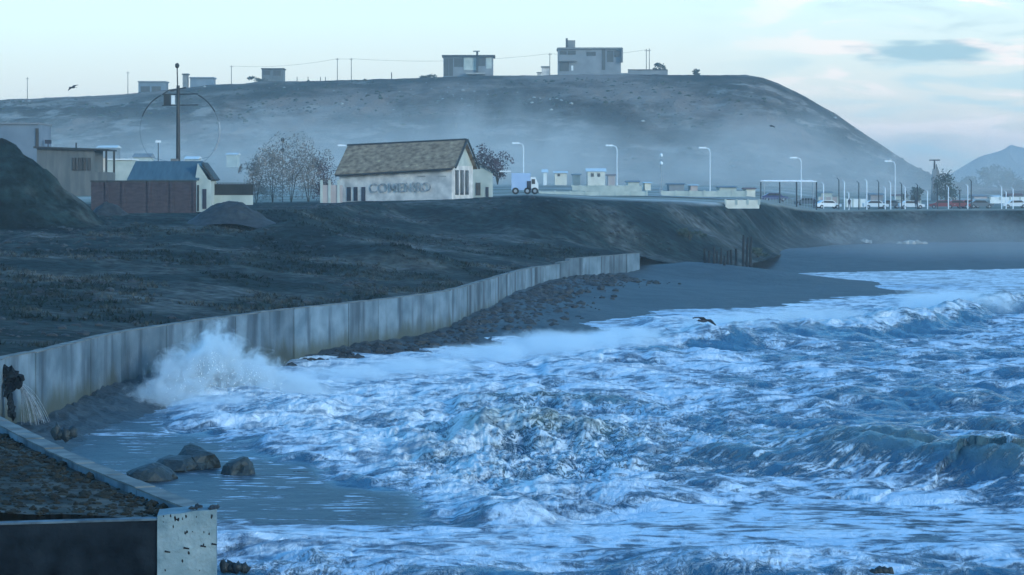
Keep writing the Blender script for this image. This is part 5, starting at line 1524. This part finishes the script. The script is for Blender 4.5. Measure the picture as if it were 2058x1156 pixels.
def ridge_house_big():
    Y = YR-3
    root = thing('ridge_house', tuple(at(1185, 150, Y)), 'largest grey two-storey block house on the hilltop with square chimney block on its roof', 'house')
    m_ = MB(); pbox(m_, 1122, 1248, 99, 156, Y, 13); m_.build('wall', M['block2'], root)
    m_ = MB(); pbox(m_, 1120, 1251, 95.5, 98.8, Y-.8, 14.6); m_.build('roof', M['block'], root)
    m_ = MB(); pbox(m_, 1138, 1156, 81, 95.3, Y+1, 4); m_.build('chimney_block', M['block'], root)
    m_ = MB(); pbox(m_, 1137, 1141, 77, 95.2, Y+.4, .5); m_.build('flue', M['trim'], root)
    m_ = MB(); pbox(m_, 1249, 1252, 96, 125, Y-2, 4); m_.build('side_fin', M['block'], root)
    for (a, b, c, d) in [(1126,1138,103,109),(1142,1156,103,109),(1180,1196,106,111),(1221,1232,103,124),(1235,1245,103,114),(1126,1142,126,142),(1210,1216,100,140)]:
        window(root, a, b, c, d, Y)
    panel('door', M['white'], root, 1148, 1152, 132, 142, Y, .2)
    m_ = MB(); pbox(m_, 1122, 1160, 121, 123.5, Y-2, 1.99); m_.build('balcony', M['block'], root)
    w_ = thing('terrace_wall', tuple(at(1230, 156, Y-6)), 'long low grey terrace wall below the biggest hilltop house', 'wall')
    m_ = MB(); pbox(m_, 1122, 1262, 147, 159, Y-6, .5); pbox(m_, 1262, 1342, 141, 159, Y-6.4, .5); m_.build('wall_face', M['block2'], w_)
    m_ = MB(); pbox(m_, 1262, 1342, 139.5, 140.8, Y-6.8, 1.2); m_.build('coping', M['trim'], w_)
ridge_house_big()
def ridge_box(px0, px1, py0, py1, wm, rm, label, wins=(), depth=8, roof=2.5, cat='house', Y=YR):
    root = thing('hilltop_cabin' if cat == 'house' else 'hilltop_column', tuple(at((px0+px1)/2, py1, Y)), label, cat)
    m_ = MB(); pbox(m_, px0, px1, py0+roof, py1+8, Y, depth); m_.build('wall', M[wm], root)
    m_ = MB(); pbox(m_, px0-1.5, px1+1.5, py0, py0+roof-.3, Y-.6, depth+1.2); m_.build('roof', M[rm], root)
    for q in wins: window(root, *q, Y)
    return root
ridge_box(526, 569, 137, 164, 'dark_wall', 'trim', 'small dark flat-roofed cabin on the ridge with two bright windows', [(530,542,143,150), (550,563,143,151)])
ridge_box(278, 332, 163, 188, 'grey_wall', 'block2', 'long pale blue-grey cabin, leftmost building on the ridge', [(284,300,175,184), (306,322,175,184)])
ridge_box(382, 428, 155, 172, 'grey_wall', 'grey_wall', 'low blue-grey cabin on the ridge just right of the tall mast', [])
ridge_box(367, 377, 148, 172, 'block', 'trim', 'narrow chimney-like tower on the ridge beside the tall mast', [], 3)
ridge_box(1089, 1104, 133, 154, 'render_wall', 'block', 'small buff brick tank house left of the biggest hilltop house', [], 3)
ridge_box(1080, 1088, 145, 154, 'render_wall', 'block', 'tiny buff hut leaning on the brick tank house', [], 3, 1.5)
def ridge_posts():
    ref = None
    labs = {55:'lone utility pole at the far left of the ridge',257:'utility pole left of the leftmost ridge cabin',465:'utility pole between the low blue-grey cabin and the dark cabin',678:'left one of the close pair of poles in the middle of the ridge',706:'right one of the close pair of poles in the middle of the ridge',1105:'utility pole rising from the buff brick tank house',1299:'left one of the twin poles right of the biggest hilltop house',1305:'right one of the twin poles right of the biggest hilltop house'}
    for px, y0, y1 in [(55,155,200),(257,143,192),(465,131,170),(678,116,164),(706,116,164),(1105,106,153),(1299,98,152),(1305,97,152)]:
        a = at(px, y1, YR+2); h = at(0, y0, YR).z-a.z
        if ref is None:
            x, Y = a.x, a.y; root = thing('utility_pole', tuple(a), labs[px], 'pole', 'utility poles along the ridge')
            m_ = MB(); m_.bar((x, Y, a.z-2), (x, Y, a.z+h), .14, .10); m_.build('shaft', M['dmetal'], root)
            m_ = MB(); m_.bar((x-.6, Y, a.z+h-.5), (x+.6, Y, a.z+h-.5), .06); m_.build('cross_arm', M['dmetal'], root)
            ref = (root, h)
        else:
            root = copy_tree(ref[0]); root.location = a; root.scale = (1, 1, h/ref[1]); root['label'] = labs[px]
    ref = None
    for px, lab in [(597,'first short stake right of the dark ridge cabin'),(619,'second short stake right of the dark ridge cabin'),(644,'left stake of the close pair on the ridge'),(654,'right stake of the close pair on the ridge'),(787,'thick lone stake on the ridge left of the glass-fronted house')]:
        a = at(px, 166 if px < 700 else 162, YR+1)
        if ref is None:
            m_ = MB(); m_.bar((a.x, a.y, a.z-1), (a.x, a.y, a.z+1.9), .13); o = m_.build('stake', M['timber']); ref = (o, o.location.z-a.z)
            o['category'] = 'stake'; o['group'] = 'fence stakes on the ridge'
        else:
            o = ref[0].copy(); C.objects.link(o); o.location = (a.x, a.y, a.z+ref[1]); o.scale = (1.2, 1.2, 1.3) if px == 787 else (1, 1, 1)
        o['label'] = lab
ridge_posts()
def cables():
    root = thing('power_cable', tuple(at(880, 120, YR+2)), 'thin power cable strung between the poles across the middle of the ridge', 'cable')
    m_ = MB(); pts = [(465,133),(678,118),(706,118),(1105,108),(1299,100)]
    for (a, b) in zip(pts, pts[1:]):
        p_ = at(*a, YR+2); q = at(*b, YR+2); n = 10
        for k in range(n):
            f0, f1 = k/n, (k+1)/n; sg = lambda f_: -1.6*4*f_*(1-f_)*min(1, (b[0]-a[0])/300)
            u = p_.lerp(q, f0); v = p_.lerp(q, f1); m_.bar((u.x, u.y, u.z+sg(f0)), (v.x, v.y, v.z+sg(f1)), .045, None, 4)
    m_.build('wire', M['dmetal'], root)
cables()
bush(1325, 144, YR, 1.8, 2.6, 'leaf', 'dark bush at the right end of the terrace wall on the hilltop', 51, 500, size=.35)
bush(1397, 154, YR, 2.0, 2.2, 'leaf', 'lone bush on the hilltop right of the terrace wall', 52, 400, size=.35)
bush(862, 160, YR, 2.6, 1.6, 'leaf', 'low bush on the ridge left of the glass-fronted house', 53, 400, size=.35)
bush(515, 168, YR, 3.0, 2.2, 'leaf', 'bush at the left foot of the dark ridge cabin', 54, 400, size=.35)

# ------------------------------------------------------------------ birds
def gull(px, py, Y, span, m, label, roll, yaw=0):
    c = at(px, py, Y); h = MB()
    root = thing('seagull', tuple(c), label, 'bird', 'gulls')
    h.blob(tuple(c), (.24, .09, .085), 3, .05, 2); h.blob((c.x-.24, c.y, c.z+.02), (.085, .06, .06), 4, .02, 2)
    h.bar((c.x-.30, c.y, c.z+.015), (c.x-.38, c.y, c.z), .02, .006); h.hexa([(c.x+.18, c.y-.05, c.z), (c.x+.42, c.y-.09, c.z), (c.x+.42, c.y+.09, c.z), (c.x+.18, c.y+.05, c.z), (c.x+.18, c.y-.05, c.z+.02), (c.x+.42, c.y-.09, c.z+.015), (c.x+.42, c.y+.09, c.z+.015), (c.x+.18, c.y+.05, c.z+.02)])
    b = h.build('body', M['feather'], root, True)
    for s in (-1, 1):
        ws = MB(); pts = [(0, .12, .03), (.32*span, .16, .16*span), (.62*span, .10, .06*span), (1.0*span, .02, -.10*span)]
        prev = None
        for (l, ch, up) in pts:
            x = c.x + l*s*.92; z = c.z + up - s*l*roll; y = c.y
            q = [(x-ch, y, z), (x+ch, y-.0, z), (x+ch, y+.01, z+.045), (x-ch, y+.01, z+.045)]
            q = [(u+(.04), v + (0.10*(1 if i in (0, 3) else -1)*(ch*8)), w_) for i, (u, v, w_) in enumerate(q)]
            i0 = len(ws.v); ws.v += q
            if prev is not None:
                for e in range(4): ws.f.append((prev+e, prev+(e+1)%4, i0+(e+1)%4, i0+e))
            else: ws.f.append((i0, i0+1, i0+2, i0+3))
            prev = i0
        ws.f.append((prev+3, prev+2, prev+1, prev))
        ws.build('wing', M['feather'], root)
    return root
gull(1414, 645, 140, .66, 'feather', 'dark-winged gull gliding low over the surf in the middle of the picture', .28)
gull(146, 176, 240, .50, 'feather', 'gull flying in the pale sky above the left slope of the hill', -.5)
gull(606, 952, 92, .16, 'feather', 'tiny bird skimming the wet sand at the edge of the foam', .1)
gull(1551, 254, 420, .5, 'feather', 'distant dark bird in front of the headland', .4)

def standing_person(px, Y, label, m):
    a = at(px, 0, Y); z = max(land1(a.x, Y), at(0, 420, Y).z); x = a.x
    me = bpy.data.meshes.new('person'); bm = bmesh.new()
    J = [(0,0,.95,.14),(0,0,1.2,.15),(0,0,1.42,.16),(0,0,1.52,.06),(0,-.01,1.66,.10),(0,0,1.76,.06),(-.19,0,1.42,.06),(-.25,.02,1.12,.045),(-.22,-.08,.88,.035),(.19,0,1.42,.06),(.25,.02,1.12,.045),(.22,-.08,.88,.035),
         (-.09,0,.9,.09),(-.10,0,.48,.065),(-.11,.02,.08,.045),(-.11,-.14,.04,.04),(.09,0,.9,.09),(.12,-.05,.48,.065),(.14,.02,.08,.045),(.14,-.14,.04,.04)]
    E = [(0,1),(1,2),(2,3),(3,4),(4,5),(2,6),(6,7),(7,8),(2,9),(9,10),(10,11),(0,12),(12,13),(13,14),(14,15),(0,16),(16,17),(17,18),(18,19)]
    me.from_pydata([j[:3] for j in J], E, []); o = bpy.data.objects.new('person', me); C.objects.link(o)
    sk = o.modifiers.new('skin', 'SKIN'); 
    if not me.skin_vertices: me.skin_vertices.new()
    for i, j in enumerate(J): me.skin_vertices[0].data[i].radius = (j[3], j[3])
    me.skin_vertices[0].data[0].use_root = True
    o.modifiers.new('sub', 'SUBSURF').levels = 1
    bpy.context.view_layer.update()
    m2 = bpy.data.meshes.new_from_object(o.evaluated_get(bpy.context.evaluated_depsgraph_get())); bpy.data.objects.remove(o)
    m2.materials.clear(); m2.materials.append(m)
    o = bpy.data.objects.new('person', m2); C.objects.link(o); o.location = (x, Y, z)
    return tag(o, label, 'person', 'people on the bluff top')
standing_person(1636, 434, 'person in dark clothes standing by the right post of the court frame', M['cloth'])
standing_person(1707, 436, 'person in dark clothes in front of the left end of the short white wall', M['cloth'])
standing_person(1841, 436, 'person in dark clothes under the small bright green tree', M['cloth'])

# ------------------------------------------------------------------ spray thrown up by the surf
def spray_mat(name, dens, ns, col=(.90, .97, 1.0, 1)):
    m = bpy.data.materials.new(name); m.use_nodes = True; t = m.node_tree; L = t.links.new
    for n in list(t.nodes): t.nodes.remove(n)
    out = N(t, 'ShaderNodeOutputMaterial'); v = N(t, 'ShaderNodeVolumePrincipled'); L(v.outputs[0], out.inputs['Volume'])
    v.inputs['Color'].default_value = col; v.inputs['Anisotropy'].default_value = .1
    tc = N(t, 'ShaderNodeTexCoord'); g = N(t, 'ShaderNodeNewGeometry')
    nz = N(t, 'ShaderNodeTexNoise'); L(g.outputs['Position'], nz.inputs['Vector']); nz.inputs['Scale'].default_value = ns; nz.inputs['Detail'].default_value = 7; nz.inputs['Roughness'].default_value = .72; nz.inputs['Distortion'].default_value = 1.0
    ln = N(t, 'ShaderNodeVectorMath', operation='LENGTH'); L(tc.outputs['Object'], ln.inputs[0])
    fall = N(t, 'ShaderNodeMath', operation='MULTIPLY_ADD'); L(ln.outputs['Value'], fall.inputs[0]); fall.inputs[1].default_value = -1.0; fall.inputs[2].default_value = -.52
    s = N(t, 'ShaderNodeMath', operation='MULTIPLY_ADD'); L(nz.outputs['Fac'], s.inputs[0]); s.inputs[1].default_value = 2.6; L(fall.outputs[0], s.inputs[2])
    mr = N(t, 'ShaderNodeMapRange', interpolation_type='SMOOTHSTEP'); L(s.outputs[0], mr.inputs[0]); mr.inputs[1].default_value = .02; mr.inputs[2].default_value = .50; mr.inputs[4].default_value = dens
    L(mr.outputs[0], v.inputs['Density'])
    return m
M['spray'] = spray_mat('sea_spray', 2.0, 1.1); M['mist'] = spray_mat('surf_mist', .5, .5); M['farmist'] = spray_mat('far_mist', .014, .02, (1.0, .90, .82, 1))
def puff(x, y, z, rx, ry, rz, m, label):
    bm = bmesh.new(); bmesh.ops.create_icosphere(bm, subdivisions=3, radius=1); me = bpy.data.meshes.new('spray'); bm.to_mesh(me); bm.free(); me.materials.append(m)
    o = bpy.data.objects.new('spray', me); C.objects.link(o); o.location = (x, y, z); o.scale = (rx, ry, rz)
    return tag(o, label, 'spray', kind='stuff')
def at2(px, py, Y): v = at(px, py, Y); return v.x, v.y, v.z
for (px, py, Yd, rx, ry, rz, mm, lab) in [
    (432, 738, 123, 1.9, 3.0, 2.4, 'spray', 'tallest jet of white spray thrown up against the sea wall'),
    (378, 762, 122, 2.3, 3.5, 1.75, 'spray', 'left shoulder of the spray burst by the sea wall'),
    (325, 795, 120, 2.0, 3.5, .95, 'spray', 'low spray running left along the wall foot'),
    (482, 762, 124, 2.7, 4.0, 1.7, 'spray', 'right shoulder of the spray burst'),
    (550, 785, 124, 3.0, 5.0, 1.05, 'spray', 'spray trailing right of the burst over the foam'),
    (630, 792, 126, 3.2, 5.0, .8, 'mist', 'end of the spray trail over the foam'),
    (440, 822, 117, 3.6, 5.0, .9, 'mist', 'white spray veil hanging in front of the burst'),
    (550, 850, 112, 3.4, 5.0, .7, 'mist', 'thin spray veil above the edge of the wet sand')]:
    puff(*at2(px, py, Yd), rx, ry, rz, M[mm], lab)
def on2(px, py, z): return on(px, py, z)
for (px, py, z, rx, ry, rz, lab) in [(560, 768, .5, 3.2, 5, .8, 'thin spray over the foam just right of the wall burst'), (700, 752, .45, 3.8, 6, .6, 'thin spray over the foam left of the middle'),
     (840, 738, .45, 4.2, 7, .6, 'veil of spray over the backwash below the long sea wall'), (985, 712, .5, 4.6, 8, .75, 'band of spray in the middle in front of the dark rubble'),
     (1120, 690, .7, 4.6, 9, .95, 'band of spray left of the gull'), (1260, 680, .6, 4.8, 9, .8, 'faint spray just below the gull'),
     (1500, 655, .9, 5.5, 9, 1.2, 'spray blown off the left end of the far breaker'), (1650, 642, .9, 6.5, 10, 1.0, 'spray along the crest in the middle of the far breaker'),
     (1930, 610, 1.0, 7.5, 11, 1.3, 'spray over the right end of the far breaker'),
     ]:
    puff(*on(px, py, z), rx, ry, rz, M['mist'], lab)
M['beachmist'] = spray_mat('beach_mist', .006, .04, (1.0, .93, .88, 1))
puff(66, 378, 2.4, 62, 70, 6.0, M['beachmist'], 'thin sea mist drifting over the far beach')
puff(-10, 590, 8, 215, 125, 27, M['farmist'], 'bright sea mist lying over the plain at the foot of the hill')
def droplets():
    r = random.Random(77); V = []; Fc = []
    for k in range(900):
        px, py = r.choice([(430,745),(430,745),(350,790),(470,760),(520,770)]); px += r.gauss(0, 36); py += r.gauss(0, 26)
        py = min(py, 845); Yd = r.uniform(115, 126); c = at(px, py, Yd); s_ = .010 + .02*r.random()**3
        i = len(V); V += [(c.x-s_, c.y, c.z), (c.x+s_, c.y, c.z), (c.x, c.y-s_, c.z), (c.x, c.y+s_, c.z), (c.x, c.y, c.z-s_*1.5), (c.x, c.y, c.z+s_*1.5)]
        for a_ in (0, 1):
            for b_ in (2, 3):
                for d_ in (4, 5): Fc.append((i+a_, i+b_, i+d_))
    tag(mk('droplets', V, Fc, M['white']), 'scattered white water drops flung out around the spray burst', 'spray', kind='stuff')
droplets()

# ------------------------------------------------------------------ the air
def haze():
    m = bpy.data.materials.new('haze'); m.use_nodes = True; t = m.node_tree
    for n in list(t.nodes): t.nodes.remove(n)
    out = N(t, 'ShaderNodeOutputMaterial'); v = N(t, 'ShaderNodeVolumePrincipled'); t.links.new(v.outputs[0], out.inputs['Volume'])
    v.inputs['Color'].default_value = (1.0, .91, .84, 1); v.inputs['Density'].default_value = HAZE; v.inputs['Anisotropy'].default_value = .6
    b = MB(); b.box((-3100, -320, -7), (3100, 3800, 78))
    o = b.build('haze', m); o['kind'] = 'stuff'
haze()
